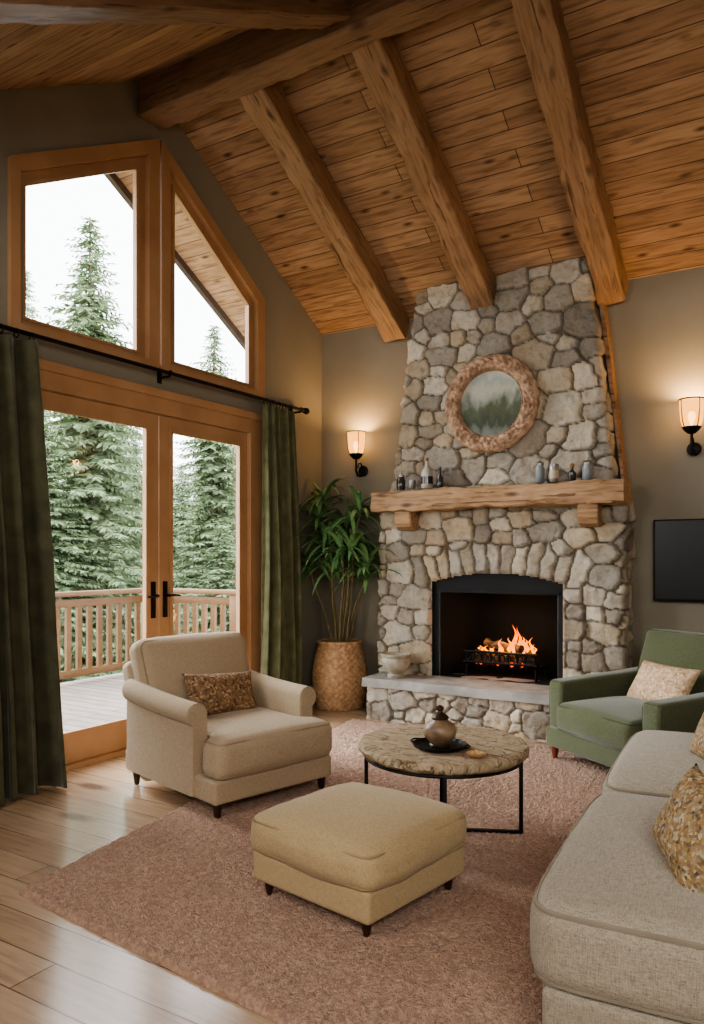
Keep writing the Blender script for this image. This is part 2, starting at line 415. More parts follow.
def lerp_poly(a, b, t): return [(p[0]+(q[0]-p[0])*t, p[1]+(q[1]-p[1])*t) for p, q in zip(a, b)]
wins = [
    ([(-3.30, 2.66), (-2.125, 2.66), (-2.125, 4.315), (-3.30, 3.676)], [(-3.186, 2.765), (-2.308, 2.765), (-2.308, 4.037), (-3.186, 3.559)]),
    ([(-2.105, 2.66), (-.916, 2.66), (-.916, 3.515), (-2.105, 4.315)], [(-1.952, 2.765), (-1.089, 2.765), (-1.089, 3.424), (-1.952, 4.029)])]
for i, (ou, inn) in enumerate(wins):
    mid = lerp_poly(inn, ou, .45)
    bm = BM(); ring_x(bm, ou, mid, -.05, .035)
    w = struct('window_%d' % (i+1), bm, m_frame, smooth=False)
    bm = BM(); ring_x(bm, mid, inn, -.04, -.008); obj('window_sash', bm, m_frame, w, smooth=False)
    bm = BM(); ring_x(bm, lerp_poly(inn, mid, .25), lerp_poly(inn, mid, -.10), -.016, .004); obj('glazing_bead', bm, m_frame, w, smooth=False)
    bm = BM(); prism_x(bm, lerp_poly(inn, mid, .3), -.037, -.033); obj('window_glass', bm, m_glass, w, smooth=False)
bm = BM()
ring_x(bm, [(-3.28, 0), (-.95, 0), (-.95, 2.5), (-3.28, 2.5)], [(-3.17, .03), (-1.10, .03), (-1.10, 2.36), (-3.17, 2.36)], -.06, .03)
box(bm, .03, .055, -3.3, -.93, 2.47, 2.53, .006)
struct('trim_1', bm, m_frame, smooth=False)
for i, (a, b, ga, gb, hy) in enumerate(((-3.165, -2.098, -3.065, -2.216, -2.15), (-2.088, -1.105, -1.972, -1.203, -2.035))):
    bm = BM(); ring_x(bm, [(a, .032), (b, .032), (b, 2.355), (a, 2.355)], [(ga, .22), (gb, .22), (gb, 2.25), (ga, 2.25)], -.042, -.008)
    d = struct('door_%d' % (i+1), bm, m_frame, smooth=False)
    bm = BM(); ring_x(bm, [(ga-.02, .20), (gb+.02, .20), (gb+.02, 2.27), (ga-.02, 2.27)], [(ga+.010, .23), (gb-.010, .23), (gb-.010, 2.24), (ga+.010, 2.24)], -.016, .004)
    obj('glazing_bead', bm, m_frame, d, smooth=False)
    bm = BM(); box(bm, -.037, -.033, ga-.01, gb+.01, .21, 2.26); obj('door_glass', bm, m_glass, d, smooth=False)
    bm = BM(); box(bm, -.012, .002, hy-.02, hy+.02, .9, 1.16, .004)
    s = -1 if i == 0 else 1
    tube(bm, [(0, hy, 1.06), (.045, hy, 1.06)], .011); tube(bm, [(.045, hy, 1.06), (.05, hy+s*.03, 1.062), (.048, hy+s*.10, 1.055)], [.011, .01, .007])
    h = obj('door_handle', bm, m_iron, d); h['label'] = 'black lever handle'

def cz(y, off): return zc(y)-off
RW, RD = .20, .21
labs = ['hewn timber ceiling rafter nearest the gable windows', 'hewn timber ceiling rafter above the round picture', 'hewn timber ceiling rafter ending right of the stone chimney']
for i, x in enumerate((.84, 1.72, 2.70)):
    off = RD/2/math.cos(SA)
    o = beam('ceiling_rafter', (x, -2.12, cz(-2.12, off)), (x, -.04, cz(-.04, off)), RW, RD, m_beam, seed=i, rough=.009, seg=70)
    tag(o, labs[i], 'beam')
o = beam('ceiling_rafter', (1.64, -4.85, cz(-4.85, .095)), (1.64, -2.28, cz(-2.28, .095)), RW, .17, m_ridge, seed=9, seg=60)
tag(o, 'dark hewn rafter crossing the top left slope of the ceiling', 'beam')
o = beam('ridge_beam', (0.01, RY, 4.54), (XR-.01, RY, 4.54), .21, .29, m_ridge, seed=4, seg=130, rough=.009)
tag(o, 'thick brown ridge beam along the peak of the ceiling', 'beam')
bm = BM()
for s in (1, -1):
    prism_x(bm, [(RY, RZ-.07), (RY+s*2.75, RZ-SL*2.75-.07), (RY+s*2.75, RZ-SL*2.75+.16), (RY, RZ+.16)], -OH-.05, -OH)
struct('trim_2', bm, m_barge, smooth=False)

# ------------------------------------------------------------------ stone fireplace
def vn(x, y, s):
    xi = np.floor(x); yi = np.floor(y); fx = x-xi; fy = y-yi
    fx = fx*fx*(3-2*fx); fy = fy*fy*(3-2*fy)
    def h(a, b):
        v = np.sin(a*127.1+b*311.7+s*74.7)*43758.5453; return v-np.floor(v)
    return (h(xi, yi)*(1-fx)+h(xi+1, yi)*fx)*(1-fy)+(h(xi, yi+1)*(1-fx)+h(xi+1, yi+1)*fx)*fy
PAL = [lin(c)[:3] for c in ((208, 199, 184), (194, 186, 173), (220, 211, 195), (184, 177, 166), (214, 200, 178), (200, 192, 180), (226, 217, 201), (176, 167, 155), (206, 191, 169))]
def stone_U(name, xl, xr, yf, yb, z0, z1, parent, seed, res=.0115, hole=None, relief=.038, rlo=.058, rhi=.16, pre=()):
    rnd = random.Random(seed)
    xl1, xr1 = min(xl(z0), xl(z1)), max(xr(z0), xr(z1)); dep = yb-yf
    nS = max(3, int(dep/res)); nF = int((xr1-xl1)/res); nz = int((z1-z0)/res)
    Z = np.linspace(z0, z1, nz+1)
    XL = np.array([xl(z) for z in Z])[:, None]; XRr = np.array([xr(z) for z in Z])[:, None]
    sR = np.linspace(1, 0, nS, endpoint=False)[None, :]; sF = np.linspace(0, 1, nF+1)[None, :]; sL = np.linspace(0, 1, nS+1)[1:][None, :]
    one = np.ones((nz+1, 1))
    X = np.hstack([XRr+0*sR, XRr+(XL-XRr)*sF, XL+0*sL]); Y = np.hstack([yf+dep*sR*one, yf+0*sF*one, yf+dep*sL*one])
    U = np.hstack([XRr+dep*sR, XRr+(XL-XRr)*sF, XL-dep*sL]); ZZ = Z[:, None]+0*U
    k = .03
    wr_ = np.clip((U-(XRr-k))/(2*k), 0, 1); wl = np.clip(((XL+k)-U)/(2*k), 0, 1)
    NX = wr_-wl; NY = -(1-wr_)*(1-wl); ln = np.sqrt(NX**2+NY**2)+1e-6; NX /= ln; NY /= ln
    seeds = [(a, b, c, q, 1.0, True) for (a, b, c, q) in pre]
    u0, u1 = xl1-dep-.1, xr1+dep+.1
    for q in range(8000):
        r = rlo+(rhi-rlo)*(rnd.random()**.9)*(1-q/7900)
        u = rnd.uniform(u0, u1); z = rnd.uniform(z0-.1, z1+.1); an = rnd.choice((1.15, 1.35, 1.6, 1.0))
        ok = True
        for (a, b, c, ang, s_, fx) in seeds:
            if fx:
                tx_, tz_ = math.cos(ang), math.sin(ang); dx, dz = u-a, z-b
                if (abs(dx*tx_+dz*tz_)**2+(abs(-dx*tz_+dz*tx_)*.5)**2)**.5 < (r*.55+c*1.05): ok = False; break
            elif max(abs(u-a), abs(z-b)*1.4)*.6+.4*math.hypot(u-a, (z-b)*1.4) < (r+c)*.9: ok = False; break
        if ok: seeds.append((u, z, r, rnd.uniform(-.22, .22), an, False))
    S = [s[:3] for s in seeds]; S = np.array(S)
    Uw = U+.022*(vn(U*7, ZZ*7, 1+seed)-.5)+.018*(vn(U*17, ZZ*17, 2)-.5)+.009*(vn(U*44, ZZ*44, 8)-.5); Zw = ZZ+.022*(vn(U*7, ZZ*7, 3+seed)-.5)+.018*(vn(U*17, ZZ*17, 4)-.5)+.009*(vn(U*44, ZZ*44, 9)-.5)
    F1 = np.full(U.shape, 9.); F2 = np.full(U.shape, 9.); ID = np.zeros(U.shape, int)
    for i, (a, b, c, ang, s_, fx) in enumerate(seeds):
        dx, dz = Uw-a, Zw-b; ca, sa = math.cos(ang), math.sin(ang)
        p_ = np.abs(dx*ca+dz*sa); q_ = np.abs(-dx*sa+dz*ca)
        if fx: q_ = q_*.5
        else: q_ = q_*1.4*(s_/1.28)**.5; p_ = p_/(s_/1.28)**.5
        pw = 5 if fx else 3.0
        D = (p_**pw+q_**pw)**(1/pw)-c
        m1 = D < F1; m2 = (~m1) & (D < F2)
        F2 = np.where(m1, F1, np.where(m2, D, F2)); ID = np.where(m1, i, ID); F1 = np.where(m1, D, F1)
    g = F2-F1
    ee = np.clip((g-.010)/.024, 0, 1); prof = np.sqrt(1-(1-ee)**2)
    rr = np.array([rnd.random() for _ in seeds]); tx = np.array([rnd.uniform(-.14, .14) for _ in seeds]); tz = np.array([rnd.uniform(-.14, .14) for _ in seeds])
    Hh = relief*prof*(.6+.5*rr[ID]) + prof*((Uw-S[ID, 0])*tx[ID]+(Zw-S[ID, 1])*tz[ID])
    Hh += prof*(.022*(vn(U*11, ZZ*11, 5)-.5)+.013*(vn(U*26, ZZ*26, 7)-.5)) + .006*(vn(U*56, ZZ*56, 6)-.5)
    if hole is not None:
        hd = hole(X, ZZ); Hh *= np.clip(hd/.02, 0, 1)**.5
    PX = X+NX*Hh; PY = Y+NY*Hh
    nu = U.shape[1]
    verts = np.stack([PX, PY, ZZ], -1).reshape(-1, 3)
    faces = []
    hm = (hole(X, ZZ) <= 0) if hole is not None else None
    for j in range(nz):
        for i in range(nu-1):
            if hm is not None and nS-1 < i < nS+nF and hm[j, i] and hm[j+1, i+1]: continue
            a = j*nu+i; faces.append((a, a+1, a+nu+1, a+nu))
    me = bpy.data.meshes.new(name); me.from_pydata(verts.tolist(), [], faces)
    pc = np.array([PAL[rnd.randrange(len(PAL))] for _ in seeds])*np.array([[rnd.uniform(.7, 1.04)] for _ in seeds])
    mort = np.array(lin((124, 115, 102))[:3]); w = np.clip((g-.006)/.009, 0, 1)[..., None]
    col = pc[ID]*w+mort*(1-w)
    col = np.concatenate([col, np.ones(col.shape[:2]+(1,))], -1).reshape(-1, 4)
    at = me.color_attributes.new('scol', 'FLOAT_COLOR', 'POINT'); at.data.foreach_set('color', col.ravel())
    me.polygons.foreach_set('use_smooth', [True]*len(me.polygons))
    me.materials.append(m_stone); me.validate()
    o = bpy.data.objects.new(name, me); COL.objects.link(o); o.parent = parent
    b2 = bmesh.new(); b2.from_mesh(me); bmesh.ops.delete(b2, geom=[v for v in b2.verts if not v.link_faces], context='VERTS'); b2.to_mesh(me); b2.free()
    return o
fp = thing('fireplace', 'tall tapering fieldstone fireplace with rough timber mantel and arched opening', 'fireplace', (0, 0, 0))
HX0, HX1 = 1.27, 2.375; HC = (HX0+HX1)/2; HW = (HX1-HX0)/2
def arch(x): return 1.13+.08*(1-((x-HC)/HW)**2)
def hole(X, Zz):
    inside = (X > HX0) & (X < HX1) & (Zz < arch(X))
    dx = np.maximum(np.maximum(HX0-X, X-HX1), 0); dz = np.maximum(Zz-arch(np.clip(X, HX0, HX1)), 0)
    return np.where(inside, 0, np.hypot(dx, dz))
pre = []
n = 13
for i in range(n):
    x = HX0-.07+(HX1-HX0+.14)*i/(n-1); xx = min(max(x, HX0), HX1)
    lean = (x-HC)/HW*.36
    pre.append((x+math.sin(lean)*.1, arch(xx)+.10*math.cos(lean), .05, -lean))
stone_U('stone_surround', lambda z: .80, lambda z: 2.80, -.25, 0, .30, 1.80, fp, 3, hole=hole, pre=pre, rhi=.14)
def uxl(z): return .89+(1.14-.89)*max(0, (z-1.8))/1.75
def uxr(z): return 2.73+(2.54-2.73)*max(0, (z-1.8))/1.75
stone_U('stone_chimney', uxl, uxr, -.22, 0, 1.78, 3.62, fp, 11)
stone_U('hearth_base', lambda z: .86, lambda z: 2.40, -.58, -.02, 0, .275, fp, 23, rlo=.05, rhi=.12, relief=.028)
bm = BM()
t = bmesh.new(); bmesh.ops.create_cube(t, size=1)
for v in t.verts: v.co = Vector((1.63+v.co.x*1.62, -.32+v.co.y*.62, .305+v.co.z*.07))
bmesh.ops.subdivide_edges(t, edges=list(t.edges), cuts=14, use_grid_fill=True)
for v in t.verts:
    f = noise.noise(v.co*6)*.008; v.co += Vector((f, f*1.2 if v.co.y < -.6 else 0, f*.4))
transfer(t, bm)
obj('hearth_slab', bm, m_slab, fp, angle=50)
bm = BM()
x0, x1, yb, z0, z1 = 1.24, 2.41, .36, .30, 1.24
def quad(bm, *p): bm.faces.new([bm.verts.new(q) for q in p])
ix0, ix1 = 1.33, 2.32
quad(bm, (ix0, -.21, z0+.04), (ix1, -.21, z0+.04), (ix1-.12, yb, z0+.04), (ix0+.12, yb, z0+.04))
quad(bm, (ix0+.12, yb, z0), (ix1-.12, yb, z0), (ix1-.12, yb, z1), (ix0+.12, yb, z1))
quad(bm, (ix0, -.21, z0), (ix0+.12, yb, z0), (ix0+.12, yb, z1), (ix0, -.21, z1))
quad(bm, (ix1, -.21, z0), (ix1-.12, yb, z0), (ix1-.12, yb, z1), (ix1, -.21, z1))
quad(bm, (ix0, -.21, z1-.02), (ix1, -.21, z1-.02), (ix1-.12, yb, z1-.02), (ix0+.12, yb, z1-.02))
obj('firebox', bm, m_soot, fp, smooth=False)
bm = BM()
top = [(HX0-.03+(HX1-HX0+.06)*i/16, arch(min(max(HX0-.03+(HX1-HX0+.06)*i/16, HX0), HX1))+.03) for i in range(17)]
prism_y(bm, [(HX1+.03, 1.05), (HX0-.03, 1.05)] + top, -.215, -.19)
box(bm, HX0-.03, HX0+.05, -.215, -.19, .34, 1.06); box(bm, HX1-.05, HX1+.03, -.215, -.19, .34, 1.06)
box(bm, HX0+.04, HX1-.04, -.228, -.21, 1.04, 1.058, .004)
obj('firebox_surround', bm, m_plate, fp, angle=30)
o = beam('mantel_shelf', (.80, -.315, 1.803), (2.86, -.315, 1.803), .27, .165, m_mantel, rough=.010, seg=80, seed=2, parent=fp)
for x in (1.08, 2.60):
    bm = BM(); prism_x(bm, [(-.20, 1.725), (-.42, 1.725), (-.42, 1.64), (-.40, 1.59), (-.34, 1.56), (-.20, 1.55)], x-.075, x+.075)
    bmesh.ops.bevel(bm, geom=list(bm.edges), offset=.008, segments=2, affect='EDGES')
    obj('mantel_corbel', bm, m_mantel, fp)
bm = BM(); prism_y(bm, [(2.775, 1.885), (2.80, 1.885), (2.625, 3.42), (2.59, 3.42)], -.12, 0.0)
struct('trim_3', bm, m_beam, smooth=False)

gx0, gx1 = 1.53, 2.12
bm = BM()
for i in range(9):
    x = gx0+(gx1-gx0)*i/8
    tube(bm, [(x, .16, .44), (x, -.10, .43), (x, -.135, .47), (x, -.14, .56)], .009, 6)
tube(bm, [(gx0-.02, -.14, .555), (gx1+.02, -.14, .555)], .011); tube(bm, [(gx0-.02, -.137, .47), (gx1+.02, -.137, .47)], .011)
tube(bm, [(gx0-.02, .12, .43), (gx1+.02, .12, .43)], .011)
for i in range(12):
    x = gx0+.02+(gx1-gx0-.04)*i/11; tube(bm, [(x+.02*math.cos(a), -.143, .513+.028*math.sin(a)) for a in [k*PI/5 for k in range(10)]], .005, 5, closed=True)
for x in (gx0, gx1):
    for y in (-.12, .13): tube(bm, [(x, y, .342), (x, y, .44)], .012, 6)
tag(obj('fire_grate', bm, m_iron), 'black iron fire grate with looped front rail in the firebox', 'grate')
m_log = M('charred_log', (64, 46, 34), (130, 102, 74), scale=9, rough=.95, bmp=.9, bscale=18, stretch=(1, 4, 4))
m_ember = glow_mat('ember', (255, 80, 14), 1.6, .0)
for i, (a, b, r, lb) in enumerate((((1.56, -.04, .50), (2.09, .0, .505), .05, 'thick charred log lying along the front of the fire'),
                               ((1.60, .10, .50), (2.05, .13, .51), .05, 'charred log at the back of the fire'),
                               ((1.62, .10, .60), (1.98, -.06, .585), .038, 'thin charred log laid across the top of the burning pile'))):
    bm = BM(); A, B = Vector(a), Vector(b)
    pts = [A+(B-A)*k/8+Vector((0, 0, .008*math.sin(k*1.7+i))) for k in range(9)]
    tube(bm, pts, [r*(.92+.12*math.sin(k*2.1+i)) for k in range(9)], 12)
    tag(obj('firewood_log', bm, m_log), lb, 'log')
bm = BM(); 
for k in range(26):
    x = random.uniform(1.56, 2.08); y = random.uniform(-.09, .12); r = random.uniform(.012, .024)
    bmesh.ops.create_icosphere(bm, subdivisions=1, radius=r, matrix=Matrix.Translation((x, y, .445+r*.6)))
o = obj('glowing_embers', bm, m_ember); o['kind'] = 'stuff'; tag(o, 'glowing orange embers heaped in the iron grate', 'embers')
bm = BM()
FR = random.Random(5)
fl = []
for k in range(26):
    x = FR.uniform(1.58, 2.07); pk = math.exp(-((x-1.91)/.13)**2)
    fl.append((x, FR.uniform(-.09, .09), (.05+.17*pk)*FR.uniform(.55, 1.15), FR.uniform(.009, .016)+.006*pk))
for (x, y, h, r) in fl:
    ph = FR.uniform(0, 6); ns = 14
    prof = [(max(1e-6, r*(math.sin(PI*min(1, (t/ns)**.55))**1.1)) if 0 < t < ns else 0, h*t/ns) for t in range(ns+1)]
    t0 = BM(); lathe(t0, prof, 8)
    for v in t0.verts:
        q = v.co.z/h; v.co.x += .022*q*math.sin(q*7+ph)+.02*q*(ph-3)/3; v.co.y = v.co.y*.6+.012*q*math.cos(q*7+ph)
    transfer(t0, bm, Matrix.Translation((x, y, .035+FR.uniform(-.02, .03))))
o = obj('fire_flames', bm, m_flame); o.location = (0, 0, .50); tag(o, 'orange flames of the lit log fire', 'fire')
for (x, y, z, e) in ((1.85, -.08, .70, 3), (1.95, -.02, .8, 1.5)):
    l = bpy.data.lights.new('fire_light', 'POINT'); l.energy = e; l.color = (1, .5, .18); l.shadow_soft_size = .08
    lo = bpy.data.objects.new('fire_light', l); COL.objects.link(lo); lo.location = (x, y, z)

def simple_lathe(name, prof, mat, loc, label, cat, n=32, group=None, fn=None):
    bm = BM(); lathe(bm, prof, n, fn=fn); o = obj(name, bm, mat, loc=loc); tag(o, label, cat, group); return o
m_pot = M('carved_stone_pot', (182, 174, 158), (148, 140, 122), scale=14, rough=.9, bmp=.5, bscale=40)
simple_lathe('stone_pot', [(.07, 0), (.075, .02), (.06, .035), (.10, .07), (.122, .12), (.118, .155), (.108, .165), (.125, .18), (.128, .195), (.11, .195), (.10, .16), (.09, .1), (0, .07)], m_pot, (1.05, -.47, .342), 'round carved stone pot on the left end of the hearth', 'pot')

pic = thing('round_picture', 'round landscape painting in a carved light brown frame above the mantel', 'picture', (1.805, -.275, 2.555))
bm = BM(); prof = []
for i in range(29):
    a = PI*i/28; prof.append((.322-.066*math.cos(a)*1.0, .06*math.sin(a)**.8 if 0 < i < 28 else 0))
N_ = 300
rings = []
for j, (r, z) in enumerate(prof):
    ring = []
    for k in range(N_):
        a = 2*PI*k/N_; q = r; zz = z; m_ = math.sin(PI*j/28)
        # irregular carved foliage: warped ridges plus lumps
        wa = a+.05*noise.noise(Vector((math.cos(a)*6, math.sin(a)*6, j*.25)))
        s1 = abs(math.sin(wa*17+.28*math.sin(j*.55)*3))**.6
        zz += m_*(.020*s1-.010)*(1 if 7 < j < 22 else .4)+m_*.020*noise.noise(Vector((math.cos(a)*13, math.sin(a)*13, j*.42)))
        if j in (2, 3, 4): zz += .006*math.sin(a*64)
        if j in (6,): zz -= .014
        if j > 22: q += .010*abs(math.sin(a*15))*(j-22)/6+.004*noise.noise(Vector((math.cos(a)*22, math.sin(a)*22, 3)))
        ring.append(bm.verts.new((q*math.cos(a), -zz, q*math.sin(a))))
    rings.append(ring)
rings.append([bm.verts.new((.380*math.cos(2*PI*k/N_), .03, .380*math.sin(2*PI*k/N_))) for k in range(N_)])
for a, b in zip(rings, rings[1:]):
    for k in range(N_): bm.faces.new((a[k], a[(k+1) % N_], b[(k+1) % N_], b[k]))
m_orn = M('carved_light_brown', (202, 170, 142), (160, 128, 103), scale=14, rough=.7, bmp=.7, bscale=60, lo=.4, hi=.6)
obj('frame', bm, m_orn, pic, angle=60)
def paint_mat():
    m, nt, b = nodes('landscape_painting'); tc = nt.nodes.new('ShaderNodeTexCoord'); sp = nt.nodes.new('ShaderNodeSeparateXYZ'); nt.links.new(tc.outputs['Object'], sp.inputs[0])
    mp = nt.nodes.new('ShaderNodeMapping'); mp.inputs['Scale'].default_value = (1, 1, .5); nt.links.new(tc.outputs['Object'], mp.inputs[0])
    n1 = N(nt, 'ShaderNodeTexNoise', i_Scale=14, i_Detail=6); nt.links.new(mp.outputs[0], n1.inputs[0])
    a = N(nt, 'ShaderNodeMath', operation='MULTIPLY_ADD'); nt.links.new(n1.outputs[0], a.inputs[0]); a.inputs[1].default_value = -.34; nt.links.new(sp.outputs[2], a.inputs[2])
    mr = nt.nodes.new('ShaderNodeMapRange'); mr.inputs[1].default_value = -.42; mr.inputs[2].default_value = .10; nt.links.new(a.outputs[0], mr.inputs[0])
    c = ramp(nt, mr.outputs[0], [(0, (120, 128, 118)), (.12, (98, 106, 92)), (.2, (66, 72, 54)), (.42, (88, 96, 70)), (.5, (126, 134, 122)), (.68, (186, 184, 166)), (.85, (160, 170, 162)), (1, (196, 192, 174))])
    nt.links.new(c, b.inputs['Base Color']); b.inputs['Roughness'].default_value = .35; return m
bm = BM(); vs = [bm.verts.new((.27*math.cos(2*PI*k/64), -.012, .27*math.sin(2*PI*k/64))) for k in range(64)]; bm.faces.new(vs)
vs = [bm.verts.new((.27*math.cos(2*PI*k/64), .02, .27*math.sin(2*PI*k/64))) for k in range(64)]; bm.faces.new(vs[::-1])
obj('painting', bm, paint_mat(), pic, smooth=False)

MZ = 1.895
m_dkglass = M('dark_bottle_glass', (66, 64, 60), (48, 47, 45), rough=.15, coat=.5)
m_bluej = M('blue_grey_jar', (136, 142, 144), (108, 114, 117), scale=12, rough=.35)
m_pale = M('pale_ceramic', (196, 191, 180), (172, 166, 155), scale=12, rough=.4)
m_pewter = M('pewter', (166, 164, 158), (130, 128, 123), scale=14, rough=.35, metal=.7)
m_cork = M('cork', (160, 120, 80), rough=.9)
m_label = M('paper_label', (206, 196, 170), rough=.8)
def mx_x(px, y=-.385): return hit(px, 490, 1, y).x
def vessel(name, prof, mat, px, label, cat, parts=(), y=-.385):
    t = thing(name, label, cat, (mx_x(px, y), y, MZ)); K = .88
    bm = BM(); lathe(bm, [(r*K, z*K) for r, z in prof], 24); obj('body', bm, mat, t)
    for pn, pp, pm in parts:
        bm = BM(); lathe(bm, [(r*K, z*K) for r, z in pp], 24); obj(pn, bm, pm, t)
    return t
vessel('small_jar', [(.035, 0), (.042, .02), (.042, .09), (.03, .11), (.03, .12)], m_dkglass, 401, 'small dark jar with pewter lid, leftmost on the mantel', 'jar', [('lid', [(.033, .12), (.033, .14), (.01, .145), (.01, .16), (0, .165)], m_pewter)])
vessel('votive_cup', [(.028, 0), (.032, .01), (.036, .08), (.031, .08), (.028, .012), (0, .012)], m_pewter, 412, 'short pewter votive cup between the dark jar and the tall bottle', 'cup', [('candle', [(.026, .013), (.026, .055), (0, .058)], m_pale)], -.40)
vessel('tall_bottle', [(.05, 0), (.056, .015), (.056, .13), (.044, .17), (.018, .20), (.016, .25), (.02, .255)], m_pale, 427, 'tall pale bottle with black label and cork on the mantel', 'bottle', [('bottle_label', [(.0568, .04), (.0568, .11)], m_dkglass), ('cork', [(.014, .25), (.015, .285), (0, .285)], m_cork)])
vessel('oil_bottle', [(.026, 0), (.03, .01), (.03, .09), (.012, .12), (.011, .175), (.015, .18)], m_dkglass, 440, 'slim dark bottle just right of the tall pale bottle', 'bottle', [('stopper', [(.011, .178), (.014, .195), (0, .202)], m_pewter)])
vessel('glass_jar', [(.034, 0), (.04, .012), (.04, .12), (.03, .14), (.03, .15)], m_bluej, 540, 'blue-grey jar with domed lid right of the round picture', 'jar', [('lid', [(.035, .148), (.036, .165), (.022, .18), (.008, .185), (.008, .2), (0, .202)], m_pewter)])
vessel('metal_tin', [(.036, 0), (.038, .005), (.038, .13), (.036, .135)], m_pewter, 554, 'plain pewter tin with pale paper band on the mantel', 'tin', [('paper_band', [(.0388, .03), (.0388, .1)], m_label), ('lid', [(.04, .13), (.04, .15), (0, .153)], m_pewter)])
vessel('perfume_bottle', [(.028, 0), (.034, .012), (.034, .07), (.012, .095), (.011, .12)], m_dkglass, 572, 'squat dark bottle between the pewter tin and the largest right jar', 'bottle', [('stopper', [(.016, .118), (.02, .135), (.012, .15), (0, .155)], m_cork)])
vessel('lidded_jar', [(.038, 0), (.046, .015), (.046, .1), (.036, .125), (.036, .135)], m_bluej, 588, 'wide blue-grey lidded jar, rightmost on the mantel', 'jar', [('lid', [(.04, .133), (.042, .15), (.03, .165), (.01, .17), (.012, .19), (0, .195)], m_pewter)])

def sconce(x, label, en):
    t = thing('wall_sconce', label, 'sconce', (x, 0, 2.12))
    bm = BM(); lathe(bm, [(.001, 0), (.05, 0), (.05, .012), (.035, .02), (0, .022)], 24, mx=Matrix.Rotation(PI/2, 4, 'X')); obj('backplate', bm, m_iron, t)
    bm = BM(); tube(bm, [(0, -.01, 0), (0, -.05, -.05), (0, -.10, -.05), (0, -.13, -.01), (0, -.13, .06), (0, -.13, .12)], .010, 8)
    tube(bm, [(0, -.02, .03), (0, -.05, .07), (0, -.09, .06), (0, -.10, .02)], .006, 6)
    obj('arm', bm, m_iron, t)
    bm = BM(); lathe(bm, [(0, .09), (.03, .1), (.055, .125), (.062, .14), (.05, .14), (0, .135)], 24, c=(0, -.13, 0)); obj('cup', bm, m_iron, t)
    bm = BM(); lathe(bm, [(.058, .14), (.074, .19), (.08, .26), (.084, .34), (.082, .34), (.078, .26), (.072, .19), (.056, .14)], 28, c=(0, -.13, 0)); sh = obj('lamp_shade', bm, m_shade, t)
    bm = BM()
    for k in range(4):
        a = PI/4+k*PI/2; tube(bm, [(math.cos(a)*r, -.13+math.sin(a)*r, z) for r, z in ((.06, .14), (.076, .19), (.082, .26), (.086, .34))], .004, 6)
    for r, z in ((.086, .34), (.061, .142)): tube(bm, [(math.cos(2*PI*k/28)*r, -.13+math.sin(2*PI*k/28)*r, z) for k in range(28)], .005, 6, closed=True)
    obj('shade_cage', bm, m_glass_b, t)
    bm = BM(); lathe(bm, [(.008, .14), (.01, .17), (.024, .2), (.027, .225), (.018, .25), (0, .258)], 16, c=(0, -.13, 0)); obj('bulb', bm, m_bulb, t)
    l = bpy.data.lights.new('sconce_light', 'POINT'); l.energy = en; l.color = (1, .6, .27); l.shadow_soft_size = .04
    lo = bpy.data.objects.new('sconce_light', l); COL.objects.link(lo); lo.location = (x, -.15, 2.42)
sconce(.46, 'lit amber wall sconce between the window corner and the stone chimney', 15)
sconce(3.26, 'lit amber wall sconce above the black television', 20)

tv = thing('television', 'black flat television mounted on the wall right of the fireplace', 'television', (3.52, 0, 1.31))
bm = BM(); box(bm, -.53, .53, -.075, -.03, -.3, .3, .008); obj('casing', bm, M('tv_casing', (16, 16, 17), rough=.35), tv)
bm = BM(); box(bm, -.515, .515, -.079, -.0745, -.28, .288); obj('screen', bm, M('tv_screen', (5, 5, 6), (6, 6, 7), rough=.35), tv, smooth=False)
bm = BM(); box(bm, -.15, .15, -.031, 0, -.15, .15); obj('wall_mount', bm, m_iron, tv, smooth=False)

# ------------------------------------------------------------------ curtains
rod = thing('curtain_rod', 'long black iron curtain rod across the top of the french doors', 'curtain rod', (.11, 0, 2.64))
bm = BM(); tube(bm, [(0, -4.4, 0), (0, -.46, 0)], .014, 10); obj('pole', bm, m_iron, rod)
for y, s in ((-.46, 1), (-4.4, -1)):
    bm = BM(); lathe(bm, [(.014, 0), (.024, .01), (.016, .02), (.03, .045), (.02, .07), (0, .08)], 16, mx=Matrix.Translation((0, y, 0)) @ Matrix.Rotation(-s*PI/2, 4, 'X')); obj('finial', bm, m_iron, rod)
for y in (-.50, -2.1, -3.55):
    bm = BM(); tube(bm, [(-.11, y, -.02), (0, y, -.02)], .008, 6); box(bm, -.11, -.10, y-.02, y+.02, -.06, .03, .003); tube(bm, [(.018*math.cos(a), y, .018*math.sin(a)) for a in [k*PI/6 for k in range(12)]], .005, 6, closed=True)
    obj('bracket', bm, m_iron, rod)
